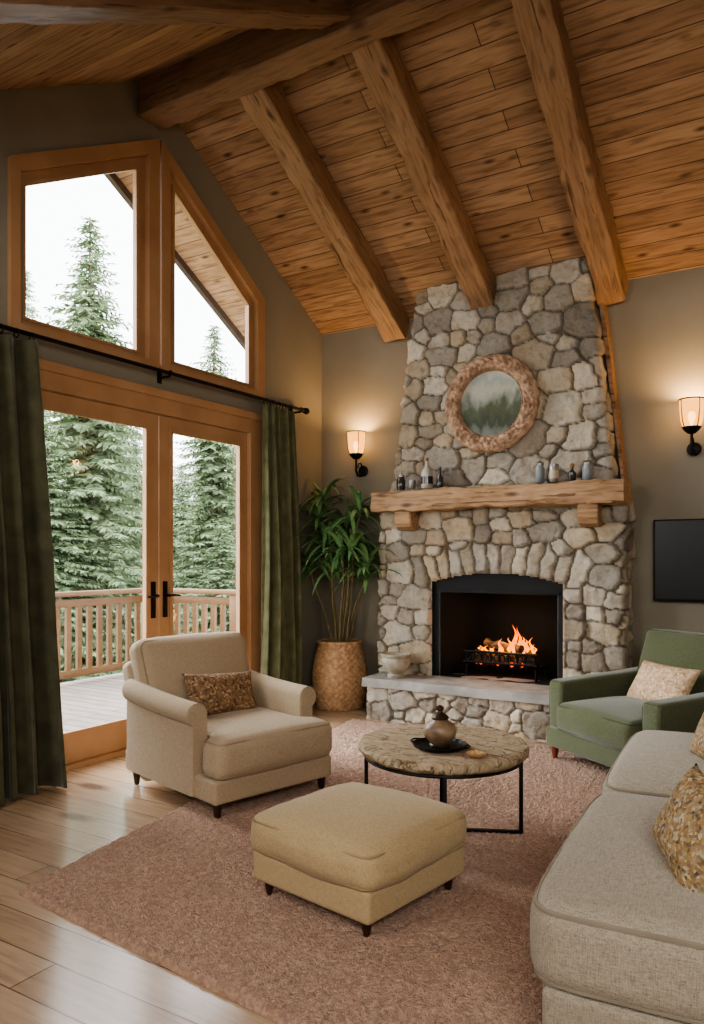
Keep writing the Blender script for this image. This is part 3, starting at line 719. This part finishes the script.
def curtain(y0, y1, folds, mat, label, xc, amp, seed, flare=.1, out=0):
    t = thing('curtain', label, 'curtain', (0, (y0+y1)/2, 0)); W = y1-y0
    bm = BM(); nu, nv = folds*16, 46; z0, z1 = .012, 2.60; g = []
    for j in range(nv+1):
        v = j/nv; z = z1+(z0-z1)*v; row = []
        for i in range(nu+1):
            u = i/nu; uw = u+.035*math.sin(u*9+seed)+.02*noise.noise(Vector((u*5, v*1.5, seed)))
            ph = 2*PI*folds*uw + .7*math.sin(3*v+seed+u*4)*v
            A = amp*(.5+.6*min(1, v*1.3))*(1+.4*math.sin(u*13+seed))
            x = .11+(xc-.11)*min(1, v*2)+out*v**3+A*(math.sin(ph)+.25*math.sin(2*ph+seed))+.03*v*noise.noise(Vector((u*3, v*2, seed)))
            y = (u-.5)*W*(1-flare*(1-v)**1.5)+.028*math.cos(ph*1.0)*(.4+v)
            row.append(bm.verts.new((max(.05, x), y, z)))
        g.append(row)
    for j in range(nv):
        for i in range(nu): bm.faces.new((g[j][i], g[j][i+1], g[j+1][i+1], g[j+1][i]))
    o = obj('fabric_panel', bm, mat, t, angle=80)
    so = o.modifiers.new('thick', 'SOLIDIFY'); so.thickness = .004
    for k in range(folds):
        u = (k+.5)/folds; y = (u-.5)*W*(1-flare)
        bm = BM(); tube(bm, [(.11+.021*math.cos(a), y, 2.625+.026*math.sin(a)) for a in [q*PI/8 for q in range(16)]], .004, 6, closed=True); obj('curtain_ring', bm, m_iron, t)
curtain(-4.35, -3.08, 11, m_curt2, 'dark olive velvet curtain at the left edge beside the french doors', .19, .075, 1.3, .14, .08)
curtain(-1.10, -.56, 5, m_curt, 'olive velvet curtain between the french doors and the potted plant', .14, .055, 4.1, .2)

# ------------------------------------------------------------------ rug
A, B, C_, D_ = Vector((1.33, -4.16, 0)), Vector((.80, -.74, 0)), Vector((3.35, -.78, 0)), Vector((3.95, -4.42, 0))
bm = BM(); nn = 330; g = []
for i in range(nn+1):
    row = []
    for j in range(nn+1):
        u, v = i/nn, j/nn
        p = (A*(1-u)+D_*u)*(1-v)+(B*(1-u)+C_*u)*v
        ed = min(u, 1-u, v, 1-v)*3
        z = .008+.014*min(1, ed/.015)**.5+(random.uniform(-.005, .006)+.003*noise.noise(p*5)+.003*noise.noise(p*30) if ed > 0 else 0)
        if ed == 0: z = .001
        row.append(bm.verts.new((p.x, p.y, z)))
    g.append(row)
for i in range(nn):
    for j in range(nn): bm.faces.new((g[i][j], g[i+1][j], g[i+1][j+1], g[i][j+1]))
m_rug = M('dusty_rose_brown_pile', (206, 168, 142), (176, 138, 114), scale=60, rough=1, sheen=.2, bmp=1, bscale=120, lo=.38, hi=.6, dist=.02)
rug = obj('rug', bm, m_rug, angle=180); tag(rug, 'large dusty rose-brown rug under the seating', 'rug')
RGZ = .024

# ------------------------------------------------------------------ chairs
def leg_mesh(h, r, x, y, mat, root, name='leg'):
    bm = BM(); lathe(bm, [(r*.5, 0), (r*.55, .004), (r*.8, h*.5), (r, h*.9), (r*1.05, h)], 16, c=(x, y, 0)); return obj(name, bm, mat, root)
def rolled_arm(bm, side, x_in, wdt, ztop, r, y0, y1, z0, rise=.05):
    prof = []
    xo = wdt; cxr = wdt*.55; czr = ztop-r
    prof += [(0, z0), (0, czr-.02)]
    for i in range(15):
        a = math.radians(190-i*(270/14)); prof.append((cxr+r*math.cos(a), czr+r*math.sin(a)))
    prof += [(xo-.02, czr-r*.9), (xo-.02, z0)]
    cxm = sum(p[0] for p in prof)/len(prof); czm = (z0+ztop)/2
    secs = []
    ys = [(0, .93), (.005, .965), (.012, .99), (.022, 1)] + [(.022+(y1-y0-.04)*i/10, 1) for i in range(1, 11)] + [(y1-y0, .97)]
    for dy, s in ys:
        f = dy/(y1-y0); up = rise*f*f
        secs.append([bm.verts.new((side*(x_in+cxm+(px-cxm)*s), y0+dy, (czm+(pz-czm)*(1-(1-s)*.45))+(up*max(0, (pz-z0)/(ztop-z0))))) for px, pz in prof])
    n = len(prof)
    for a, b in zip(secs, secs[1:]):
        for k in range(n): bm.faces.new((a[k], a[(k+1) % n], b[(k+1) % n], b[k]))
    bm.faces.new(secs[0]); bm.faces.new(secs[-1][::-1])
def armchair(name, label, loc, rz, mat, pmat, lmat, W=.94, D=.92, seat=.40, armz=.60, back=.86, lh=.08, aw=.15, r=.082, fwd=.10, tiltd=14, rise=.05, track=False, bz=.012, spread=.16, bR=.05, bx=.06, flare=0):
    t = thing(name, label, 'armchair', loc, rz)
    xi = W/2-aw; bt = lh+.125
    bm = BM(); soft(bm, W-.06, D-.05, .125, .02, c=(0, -.01, lh+.0625), n=6); obj('seat_base', bm, mat, t)
    sw = 2*xi-.005; y0 = -D/2-.015; y1 = D/2-.22; cl = y1-y0; ch = seat-bt; R = .05; cc = (0, (y0+y1)/2, (seat+bt)/2)
    def spr(p):
        x, y, z = p
        if y < y0+fwd-.005: x *= 1+spread*min(1, max(0, (y0+fwd-.005-y)/.05))
        return (x, y, z)
    bm = BM(); soft(bm, sw, cl, ch, R, (.0, .018, .04), c=cc, n=16, wr=.006, seed=rz)
    for v in bm.verts: v.co = Vector(spr(v.co))
    sc = obj('seat_cushion', bm, mat, t, angle=60)
    obj('piping', welt(sw, cl, ch, R, cc, .0055, spr), pmat, sc)
    ay0 = -D/2+fwd
    for s in (-1, 1):
        if track:
            al = D/2-.06-ay0; am = s*(W/2-aw/2)
            bm = BM(); soft(bm, aw, al, armz-lh-.01, .035, (.006, .006, .012), c=(am, ay0+al/2, (armz+lh)/2), n=10, wr=.004, seed=s)
            for v in bm.verts: v.co.z += rise*((v.co.y-ay0)/al)**2*max(0, v.co.z-lh)/(armz-lh)
            ar = obj('armrest', bm, mat, t, angle=60)
            bm = BM(); q = .010
            tube(bm, [(am+sx*(aw/2-q), ay0+q, z) for sx, z in ((-1, bt), (-1, armz-.04), (-.75, armz-.014), (.75, armz-.014), (1, armz-.04), (1, lh+.03))], .005, 6)
            obj('piping', bm, pmat, ar)
            continue
        bm = BM(); rolled_arm(bm, s, xi, aw, armz, r, ay0, D/2-.08, lh+.01, rise)
        ar = obj('armrest', bm, mat, t, angle=50)
        bm = BM(); pts = []
        cxr = aw*.55
        for i in range(15):
            a = math.radians(190-i*(270/14)); pts.append((s*(xi+cxr+(r-.003)*math.cos(a)), ay0+.008, armz-r+(r-.003)*math.sin(a)))
        tube(bm, [(s*(xi+.004), ay0+.008, seat-.02)]+pts+[(s*(xi+aw-.024), ay0+.008, bt-.08)], .005, 6); obj('piping', bm, pmat, ar)
    tilt = Matrix.Translation((0, D/2-.24, seat-.04)) @ Matrix.Rotation(math.radians(-tiltd), 4, 'X')
    bh = (back-seat+.04)/math.cos(math.radians(tiltd))
    bm = BM(); soft(bm, 2*xi+bx, .17, bh, bR, (.008, .05, bz), c=(0, 0, bh/2), n=14, mx=tilt, wr=.006, seed=3, taper=-flare); bc = obj('back_cushion', bm, mat, t, angle=60)
    bm = BM(); soft(bm, W-.10, .12, back-lh-.06, .04, (0, .01, bz), c=(0, .11, (back-lh)/2-seat+.04+lh-.045), n=10, mx=tilt, taper=-flare*.5); obj('backrest', bm, mat, t)
    ins = .29*bR-.001; pts = [(x*(1+flare*(z/bh+.5)), -.085+ins, z+bh/2) for x, z, _ in rrect(2*xi+bx-2*ins, bh-2*ins, bR*.75, 0)]
    bm = BM(); tube(bm, [tilt @ Vector(p) for p in pts], .0055, 6, closed=True); obj('piping', bm, pmat, bc)
    for sx in (-1, 1):
        for y in (-D/2+.06, D/2-.10): leg_mesh(lh+.012, .026, sx*(W/2-.075), y, lmat, t)
    return t
armchair('armchair', 'beige linen rolled-arm armchair beside the french doors', (1.11, -2.66, RGZ-.018), math.radians(75), m_beige, m_pipe, m_darkwood, W=.85, D=1.0, seat=.405, armz=.575, back=.835, lh=.085, aw=.11, r=.06, tiltd=18, fwd=.20, rise=.05, spread=.26, bR=.06, bz=.018, bx=.08, flare=.08)
armchair('armchair', 'muted green velvet armchair in front of the television beside the hearth', (3.15, -1.0, .015), math.radians(-35.4), m_green, m_gpipe, m_legred, W=.98, D=.96, seat=.39, armz=.52, back=.82, lh=.09, tiltd=16, track=True, fwd=.06, spread=.0, aw=.15)

def pillow(loc, rot, w, h, T, mat, label, group=None):
    bm = BM(); n = 22; top = []; bot = []
    for q, L in ((1, top), (-1, bot)):
        for i in range(n+1):
            row = []
            for j in range(n+1):
                u = -1+2*i/n; v = -1+2*j/n
                th = T*max(0, (1-u**4))**.6*max(0, (1-v**4))**.6*(.75+.25*(1-u*u)*(1-v*v))
                x = u*w/2*(1-.07*(1-v*v)); z = v*h/2*(1-.07*(1-u*u))
                th += .006*noise.noise(Vector((x*14, z*14, q*3+w)))*(1 if th > .01 else 0)
                row.append(bm.verts.new((x, q*th/2, z)))
            L.append(row)
    for L in (top, bot):
        for i in range(n):
            for j in range(n): bm.faces.new((L[i][j], L[i+1][j], L[i+1][j+1], L[i][j+1]))
    bmesh.ops.remove_doubles(bm, verts=bm.verts, dist=.0006)
    o = obj('throw_pillow', bm, mat, angle=180); o.location = loc; o.rotation_euler = rot; tag(o, label, 'pillow', group); return o
pillow((1.08, -2.66, .545), (math.radians(-26), math.radians(4), math.radians(75)), .48, .26, .13, m_pil1, 'brown speckled rectangular pillow on the beige armchair')
pillow((3.20, -.97, .535), (math.radians(-32), 0, math.radians(-38)), .50, .30, .14, m_pil2, 'cream and tan speckled pillow on the green armchair')

# ------------------------------------------------------------------ ottoman
ot = thing('ottoman', 'square tan linen ottoman with thick cushion top in front of the coffee table', 'ottoman', (2.50, -3.47, RGZ-.004), math.radians(-10))
bm = BM(); soft(bm, .60, .60, .12, .02, c=(0, 0, .12), n=6); obj('ottoman_base', bm, m_otto, ot)
bm = BM(); soft(bm, .65, .65, .135, .05, (.014, .014, .055), c=(0, 0, .243), n=20, k=5, wr=.012, seed=8, pinch=.012); tc_ = obj('top_cushion', bm, m_otto, ot, angle=60)
obj('piping', welt(.65, .65, .135, .05, (0, 0, .243), .0055, pinch=.012), M('tan_piping', (172, 150, 114), rough=.9), tc_)
for sx in (-1, 1):
    for sy in (-1, 1): leg_mesh(.068, .022, sx*.25, sy*.25, m_darkwood, ot)

# ------------------------------------------------------------------ sofa
so = thing('sofa', 'large oatmeal woven sofa in the right foreground', 'sofa', (3.775, -2.92, .0), math.radians(-85.6))
SLn = 2.36
bm = BM(); soft(bm, SLn-.05, .91, .18, .03, c=(0, .02, .135), n=10); obj('seat_base', bm, m_sofa, so)
for k in (-1, 1):
    cx_ = k*(SLn/4+.004); sw_ = SLn/2-.028
    bm = BM(); soft(bm, sw_, .73, .215, .06, (.0, .012, .036), c=(cx_, -.125, .325), n=22, k=6, wr=.004, seed=k+5, pinch=.034)
    c = obj('seat_cushion', bm, m_sofa, so, angle=60)
    obj('piping', welt(sw_, .73, .215, .06, (cx_, -.125, .325), .008, pinch=.034), m_spipe, c)
    bm = BM(); soft(bm, SLn/2-.03, .20, .40, .08, (0, .03, .02), c=(cx_, 0, .2), n=10, mx=Matrix.Translation((0, .20, .44)) @ Matrix.Rotation(math.radians(-8), 4, 'X')); obj('back_cushion', bm, m_sofa, so)
bm = BM(); soft(bm, SLn-.02, .17, .55, .05, c=(0, .39, .46), n=10); obj('backrest', bm, m_sofa, so)
for sx in (-1, 1):
    for sy in (-.38, .38):
        bm = BM(); lathe(bm, [(.02, .02), (.028, .06)], 12, c=(sx*(SLn/2-.1), sy, 0)); obj('foot', bm, m_darkwood, so)
pillow((3.755, -3.72, .565), (math.radians(-24), math.radians(14), math.radians(-62)), .36, .27, .14, m_pil3, 'gold and brown speckled pillow on the near sofa cushion')
pillow((3.71, -2.50, .575), (math.radians(-20), math.radians(6), math.radians(-58)), .42, .28, .15, m_pil3, 'gold speckled pillow cropped by the right edge on the far sofa cushion')

# ------------------------------------------------------------------ coffee table
ct = thing('coffee_table', 'round coffee table with weathered pale wood top and thin black legs', 'table', (2.50, -2.69, RGZ-.004), 0)
def top_mat():
    m, nt, b = nodes('weathered_pale_wood'); v = coords(nt, (1, 1, 1))
    vo = N(nt, 'ShaderNodeTexVoronoi', i_Scale=9, feature='DISTANCE_TO_EDGE')
    nz = N(nt, 'ShaderNodeTexNoise', i_Scale=9, i_Detail=5); nt.links.new(v, nz.inputs[0])
    ad = nt.nodes.new('ShaderNodeMix'); ad.data_type = 'VECTOR'; ad.inputs[0].default_value = .2; nt.links.new(v, ad.inputs[4]); nt.links.new(nz.outputs[1], ad.inputs[5])
    ms = N(nt, 'ShaderNodeMapping'); ms.inputs['Scale'].default_value = (.6, 1.8, 1); ms.inputs['Rotation'].default_value = (0, 0, .5); nt.links.new(ad.outputs[1], ms.inputs[0]); nt.links.new(ms.outputs[0], vo.inputs[0])
    cr = ramp(nt, vo.outputs[0], [(.0, (.3, .24, .19)), (.035, (1, 1, 1))])
    mp = N(nt, 'ShaderNodeMapping'); mp.inputs['Scale'].default_value = (4, 26, 4); mp.inputs['Rotation'].default_value = (0, 0, .5); nt.links.new(v, mp.inputs[0])
    n2 = N(nt, 'ShaderNodeTexNoise', i_Scale=3, i_Detail=9, i_Roughness=.75, i_Distortion=.3); nt.links.new(mp.outputs[0], n2.inputs[0])
    base = ramp(nt, n2.outputs[0], [(.34, (118, 96, 72)), (.46, (176, 154, 124)), (.62, (200, 184, 158))])
    nt.links.new(mixc(nt, base, cr, .8), b.inputs['Base Color']); b.inputs['Roughness'].default_value = .9
    b.inputs['Specular IOR Level'].default_value = .2
    nr = bump(nt, b, n2.outputs[0], 1.0, .012); bump(nt, b, cr, .8, .008, nr); return m
def wob(r, z, a, j): 
    w = noise.noise(Vector((math.cos(a)*3, math.sin(a)*3, j*.6)))*.012+noise.noise(Vector((math.cos(a)*14, math.sin(a)*14, j*.9)))*.008
    return r+(w if r > .3 else 0), z+(.003*noise.noise(Vector((math.cos(a)*14, math.sin(a)*14, j*.9))) if r > .3 else 0)
bm = BM(); lathe(bm, [(0, .375), (.34, .375), (.385, .38), (.40, .395), (.403, .415), (.395, .43), (.37, .434), (.2, .435), (0, .435)], 160, fn=wob)
obj('tabletop', bm, top_mat(), ct, angle=50)
bm = BM(); tube(bm, [(.372*math.cos(2*PI*k/48), .372*math.sin(2*PI*k/48), .368) for k in range(48)], .009, 8, closed=True); obj('frame_ring', bm, m_iron, ct)
a0 = math.radians(26)
for k in range(4):
    a = a0+k*PI/2; bm = BM(); box(bm, -.009, .009, -.009, .009, .0, .37, .002, mx=Matrix.Translation((.37*math.cos(a), .37*math.sin(a), 0)) @ Matrix.Rotation(a, 4, 'Z')); obj('leg', bm, m_iron, ct)
for k in range(2):
    a = a0+k*PI/2; bm = BM(); box(bm, -.37, .37, -.008, .008, .002+.0*k, .018, .002, mx=Matrix.Rotation(a, 4, 'Z')); obj('floor_bar', bm, m_iron, ct)
TZ = RGZ-.004+.435
p = hit(440, 748, 2, TZ)
tray = thing('serving_tray', 'round black scalloped metal tray on the coffee table', 'tray', (p.x, p.y, TZ))
bm = BM(); lathe(bm, [(0, 0), (.10, 0), (.118, .012), (.128, .022), (.123, .024), (.112, .014), (.098, .007), (0, .007)], 72, fn=lambda r, z, a, j: (r*(1+(.03*math.sin(a*18) if r > .11 else 0)), z)); obj('dish', bm, m_iron, tray)
for s in (-1, 1):
    bm = BM(); tube(bm, [(s*(.12+.025*math.sin(q)), .035*math.cos(q), .022) for q in [PI*k/8 for k in range(9)]], .004, 6); obj('handle', bm, m_iron, tray)
m_cer = M('brown_glazed_ceramic', (152, 128, 102), (108, 86, 66), scale=18, rough=.4, bmp=.2, bscale=40)
m_bronze = M('aged_bronze', (80, 64, 50), (58, 46, 38), rough=.4, metal=.6)
jar = thing('ceramic_jar', 'brown lidded ceramic jar standing on the black tray', 'jar', (p.x, p.y, TZ+.008))
bm = BM(); lathe(bm, [(.04, 0), (.045, .006), (.042, .014), (.07, .045), (.078, .075), (.066, .105), (.04, .12), (.036, .13)], 36); obj('body', bm, m_cer, jar)
bm = BM(); lathe(bm, [(.04, .128), (.042, .135), (.03, .15), (.012, .158), (.01, .165), (.018, .172), (.017, .184), (.006, .19), (0, .192)], 28); obj('lid', bm, m_bronze, jar)
bm = BM(); lathe(bm, [(.048, .0), (.05, .01), (.046, .016)], 28); obj('foot_band', bm, m_bronze, jar)
p2 = hit(476, 757, 2, TZ)
bm = BM(); lathe(bm, [(0, .0), (.02, 0), (.036, .012), (.04, .02), (.03, .022), (.018, .012), (0, .01)], 40, fn=lambda r, z, a, j: (r*(1+.18*math.sin(a*7)), z))
o = obj('shell_dish', bm, M('tan_shell', (206, 170, 124), (170, 130, 88), rough=.5), loc=(p2.x, p2.y, TZ)); tag(o, 'small tan shell dish beside the tray on the coffee table', 'dish')

# ------------------------------------------------------------------ potted plant
PB = Vector((.40, -.31, 0))
bk = thing('wicker_basket', 'tall woven wicker basket holding the plant in the corner', 'basket', PB)
bm = BM(); nb, hb = 120, 46; rows = []
for j in range(hb+1):
    z = .58*j/hb; q = j/hb; R = .145+.095*math.sin(PI*min(1, q*.72+.17))
    rows.append([bm.verts.new(((R+.007*math.sin(24*2*PI*k/nb+(j//2 % 2)*PI)+.003*((j % 2)*2-1))*math.cos(2*PI*k/nb), (R+.007*math.sin(24*2*PI*k/nb+(j//2 % 2)*PI)+.003*((j % 2)*2-1))*math.sin(2*PI*k/nb), z)) for k in range(nb)])
for a, b in zip(rows, rows[1:]):
    for k in range(nb): bm.faces.new((a[k], a[(k+1) % nb], b[(k+1) % nb], b[k]))
bm.faces.new(rows[0])
m_wick = M('wicker', (206, 168, 126), (162, 125, 88), scale=30, rough=.7, bmp=.5, bscale=80)
obj('woven_body', bm, m_wick, bk, angle=180)
bm = BM(); tube(bm, [((.188+.004*math.sin(k*1.3))*math.cos(2*PI*k/60), (.188+.004*math.sin(k*1.3))*math.sin(2*PI*k/60), .582) for k in range(60)], .013, 8, closed=True); obj('rim', bm, m_wick, bk)
bm = BM(); lathe(bm, [(0, .52), (.185, .52), (.185, .515)], 32); o = obj('soil', bm, M('soil', (50, 38, 28), rough=1, bmp=1, bscale=40), bk)
pl = thing('potted_plant', 'tall leafy green plant with drooping fronds in the corner', 'plant', PB+Vector((0, 0, .52)))
random.seed(21)
m_leaf = M('leaf_green', (132, 168, 112), (84, 126, 74), scale=4, rough=.5)
m_cane = M('green_brown_cane', (140, 120, 84), (104, 100, 66), scale=12, rough=.7)
fol = BM()
heads = []
for k in range(12):
    a = k*2.4+.4; rr = .02+.05*(k % 3)/2; h = [.66, 1.36, .85, 1.12, .7, 1.24, .8, .98, .75, 1.16, .9, 1.05][k]
    ox = .28*math.cos(a)*(.4+.6*(1.5-h)); oy = .14*math.sin(a)*(.3+.5*(1.5-h))
    b0 = Vector((rr*math.cos(a), rr*math.sin(a), 0)); top = Vector((ox+b0.x, oy+b0.y-.02, h))
    pts = [b0.lerp(top, q/7)+Vector((.012*math.sin(q*1.2+k), .012*math.cos(q+k), 0))*(q/7) for q in range(8)]
    bm = BM(); tube(bm, pts, [.011-.005*q/7 for q in range(8)], 7); obj('stem', bm, m_cane, pl); heads.append((pts[-1], h)); 
    if h > .95: heads.append((pts[5].lerp(pts[6], .3), h))
for (hp, h) in heads:
    n = 19
    for k in range(n):
        a = 2*PI*k/n+random.uniform(-.25, .25); el = random.uniform(-.1, 1.2); L = random.uniform(.28, .44); wd = random.uniform(.014, .024)
        d = Vector((math.cos(a)*math.cos(el), math.sin(a)*math.cos(el), math.sin(el))); side = Vector((-math.sin(a), math.cos(a), 0))
        p = hp+Vector((0, 0, random.uniform(-.08, .03))); ns = 7; prev = None; dirv = d.copy()
        for s in range(ns+1):
            q = s/ns; w = wd*math.sin(PI*min(1, q*.9+.1))**.7 if s < ns else .0008
            if p.y+PB.y > -.015: p.y = -.015-PB.y
            if p.x+PB.x < .015: p.x = .015-PB.x
            up = dirv.cross(side).normalized()
            c = [fol.verts.new(p-side*w+up*w*.25), fol.verts.new(p), fol.verts.new(p+side*w+up*w*.25)]
            if prev:
                fol.faces.new((prev[0], prev[1], c[1], c[0])); fol.faces.new((prev[1], prev[2], c[2], c[1]))
            prev = c; p = p+dirv*(L/ns); dirv = (dirv+Vector((0, 0, -.22))).normalized()
obj('foliage', fol, m_leaf, pl, angle=180)

# ------------------------------------------------------------------ outside
bm = BM(); box(bm, -2.95, -.1, -5.2, .65, -.10, -.03)
dk = obj('deck', bm, m_deck, smooth=False); tag(dk, 'pale wooden deck outside the french doors', 'deck')
def railing(p0, p1, nbal, label, posts):
    p0 = Vector(p0); p1 = Vector(p1); d = (p1-p0); L = d.length; a = math.atan2(d.y, d.x)
    t = thing('deck_railing', label, 'railing', p0, a)
    bm = BM(); box(bm, 0, L, -.07, .07, .935, .985, .005); obj('top_rail', bm, m_rail, t)
    bm = BM(); box(bm, 0, L, -.02, .02, .82, .90, .003); obj('upper_rail', bm, m_rail, t)
    bm = BM(); box(bm, 0, L, -.02, .02, .06, .14, .003); obj('bottom_rail', bm, m_rail, t)
    for q in posts:
        bm = BM(); box(bm, q-.055, q+.055, -.055, .055, 0, .94, .004); obj('post', bm, m_rail, t)
    for k in range(nbal):
        x = L*(k+.5)/nbal
        bm = BM(); box(bm, x-.03, x+.03, -.018, .018, .12, .85); obj('baluster', bm, m_rail, t, smooth=False)
railing((-2.85, -4.2, -.03), (-2.85, .55, -.03), 34, 'front run of the wooden deck railing parallel to the french doors', (.05, 1.6, 3.15, 4.70))
railing((-2.78, .57, -.03), (-.25, .57, -.03), 18, 'side run of the wooden deck railing seen through the right door', (1.25, 2.48))
m_gnd = M('forest_floor', (110, 120, 84), (86, 94, 66), scale=.8, rough=1)
bm = BM(); bmesh.ops.create_grid(bm, x_segments=40, y_segments=40, size=60)
for v in bm.verts: v.co.z = -3.0+.5*noise.noise(v.co*.1); v.co.x -= 62; v.co.y += 20
struct('ground', bm, m_gnd)

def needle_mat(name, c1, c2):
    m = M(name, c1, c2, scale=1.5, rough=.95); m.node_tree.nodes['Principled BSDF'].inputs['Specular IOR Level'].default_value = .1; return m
greens = [needle_mat('spruce_near', (136, 150, 118), (112, 128, 97)), needle_mat('spruce_mid_painted_haze', (172, 184, 158), (152, 166, 140)), needle_mat('spruce_far_painted_haze', (206, 214, 196), (192, 202, 182))]  # second and third greens are paled: distance haze painted into the needle colour
m_bark = M('bark', (108, 94, 82), (80, 70, 62), scale=8, rough=1)
def conifer(seed, H, R):
    rnd = random.Random(seed); bm = BM(); z = H*.06
    while z < H*.985:
        q = z/H; Lm = R*(1-q)**.8*rnd.uniform(.75, 1.15)+.06; nbr = 12 if q < .8 else 8; a0 = rnd.uniform(0, 6)
        for k in range(nbr):
            a = a0+2*PI*k/nbr+rnd.uniform(-.25, .25); L = Lm*rnd.uniform(.7, 1.15); d = Vector((math.cos(a), math.sin(a), 0)); sd = Vector((-d.y, d.x, 0))
            st = max(3, int(L/.10)); zr = rnd.uniform(-.1, .1)
            for s in range(st+1):
                f = s/st; p = d*(L*(.08+.92*f)); p.z = z+zr-L*.42*f+L*.2*f*f
                tl = (.25*(1-f*.6)+.05)*min(1, L/1.0+.3)
                for sg in (-1, 1):
                    for m_ in range(2):
                        dr = (d*rnd.uniform(.4, 1.0)+sd*sg*rnd.uniform(.5, 1.1)+Vector((0, 0, rnd.uniform(-.9, .05)))).normalized()
                        wv = dr.cross(Vector((rnd.uniform(-.8, .8), rnd.uniform(-.8, .8), 1))).normalized()*tl*.13
                        e2 = p+dr*tl; md = p+dr*tl*.4
                        bm.faces.new((bm.verts.new(p), bm.verts.new(md+wv), bm.verts.new(e2), bm.verts.new(md-wv)))
        z += .14+.12*(1-q)
    me = bpy.data.meshes.new('foliage'); bm.to_mesh(me); bm.free()
    tb = BM(); tube(tb, [(0, 0, 0), (0, 0, H*.5), (0, 0, H*.98)], [H*.016, H*.01, .01], 8); mt = bpy.data.meshes.new('trunk'); tb.to_mesh(mt); tb.free(); mt.materials.append(m_bark)
    return me, mt
base = [conifer(1, 11, 2.7), conifer(2, 11, 2.4), conifer(3, 11, 3.0)]
variants = {}
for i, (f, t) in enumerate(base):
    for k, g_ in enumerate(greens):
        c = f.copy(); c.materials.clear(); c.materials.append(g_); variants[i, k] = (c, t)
GL = 'misty spruce trees beyond the deck'
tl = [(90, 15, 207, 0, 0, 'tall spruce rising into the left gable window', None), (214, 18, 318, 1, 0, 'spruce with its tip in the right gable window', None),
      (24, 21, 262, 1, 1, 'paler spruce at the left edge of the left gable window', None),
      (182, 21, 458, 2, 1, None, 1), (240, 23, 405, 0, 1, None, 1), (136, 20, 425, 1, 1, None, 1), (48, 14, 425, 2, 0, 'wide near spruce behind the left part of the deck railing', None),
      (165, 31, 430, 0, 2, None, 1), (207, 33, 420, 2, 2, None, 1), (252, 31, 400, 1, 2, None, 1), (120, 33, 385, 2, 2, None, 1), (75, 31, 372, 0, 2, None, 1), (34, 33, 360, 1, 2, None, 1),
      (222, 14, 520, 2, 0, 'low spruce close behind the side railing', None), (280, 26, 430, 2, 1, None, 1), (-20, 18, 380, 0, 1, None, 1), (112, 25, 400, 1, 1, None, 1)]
for i, (px, Y, py, vi, gi, lab, grp) in enumerate(tl):
    p = at_depth(px, Y); z = CH+(555-py)*Y/768; s = (z+3.1)/11
    t = thing('spruce_tree', lab or 'misty spruce among the trees beyond the deck railing', 'tree', (p.x, p.y, -3.1), i*1.1, GL if grp else None)
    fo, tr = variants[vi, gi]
    a = bpy.data.objects.new('foliage', fo); COL.objects.link(a); a.parent = t
    b = bpy.data.objects.new('trunk', tr); COL.objects.link(b); b.parent = t
    sx = max(s, .8); t.scale = (sx, sx, s)

# ------------------------------------------------------------------ light
w = bpy.data.worlds.new('world'); bpy.context.scene.world = w; w.use_nodes = True
bg = w.node_tree.nodes['Background']; bg.inputs[0].default_value = (.92, .96, 1, 1); bg.inputs[1].default_value = 4.8
sl = bpy.data.lights.new('overcast_sun', 'SUN'); sl.energy = 6.5; sl.angle = math.radians(50); sl.color = (.94, .97, 1)
so_ = bpy.data.objects.new('overcast_sun', sl); COL.objects.link(so_); so_.location = (-6, -4, 8)
so_.rotation_euler = Vector((.82, .18, -.56)).to_track_quat('-Z', 'Y').to_euler()
def area(name, loc, tgt, size, e, col, sy=None):
    l = bpy.data.lights.new(name, 'AREA'); l.energy = e; l.color = col; l.size = size
    if sy: l.shape = 'RECTANGLE'; l.size_y = sy
    o = bpy.data.objects.new(name, l); COL.objects.link(o); o.location = loc
    o.rotation_euler = (Vector(tgt)-Vector(loc)).to_track_quat('-Z', 'Y').to_euler(); return o
area('added_fill_light', (4.9, -6.6, 2.7), (2.2, -1.8, 1.3), 1.8, 85, (1, .98, .95))  # unseen soft fill added behind the camera, not a fixture of the room
area('added_fill_light', (1.2, -6.9, 2.4), (2.0, -2.0, 2.2), 1.4, 36, (1, .98, .95))  # second added fill, likewise no real lamp
vs = bpy.context.scene.view_settings
vs.view_transform = 'AgX'; vs.look = 'AgX - Medium High Contrast'; vs.exposure = 0.5
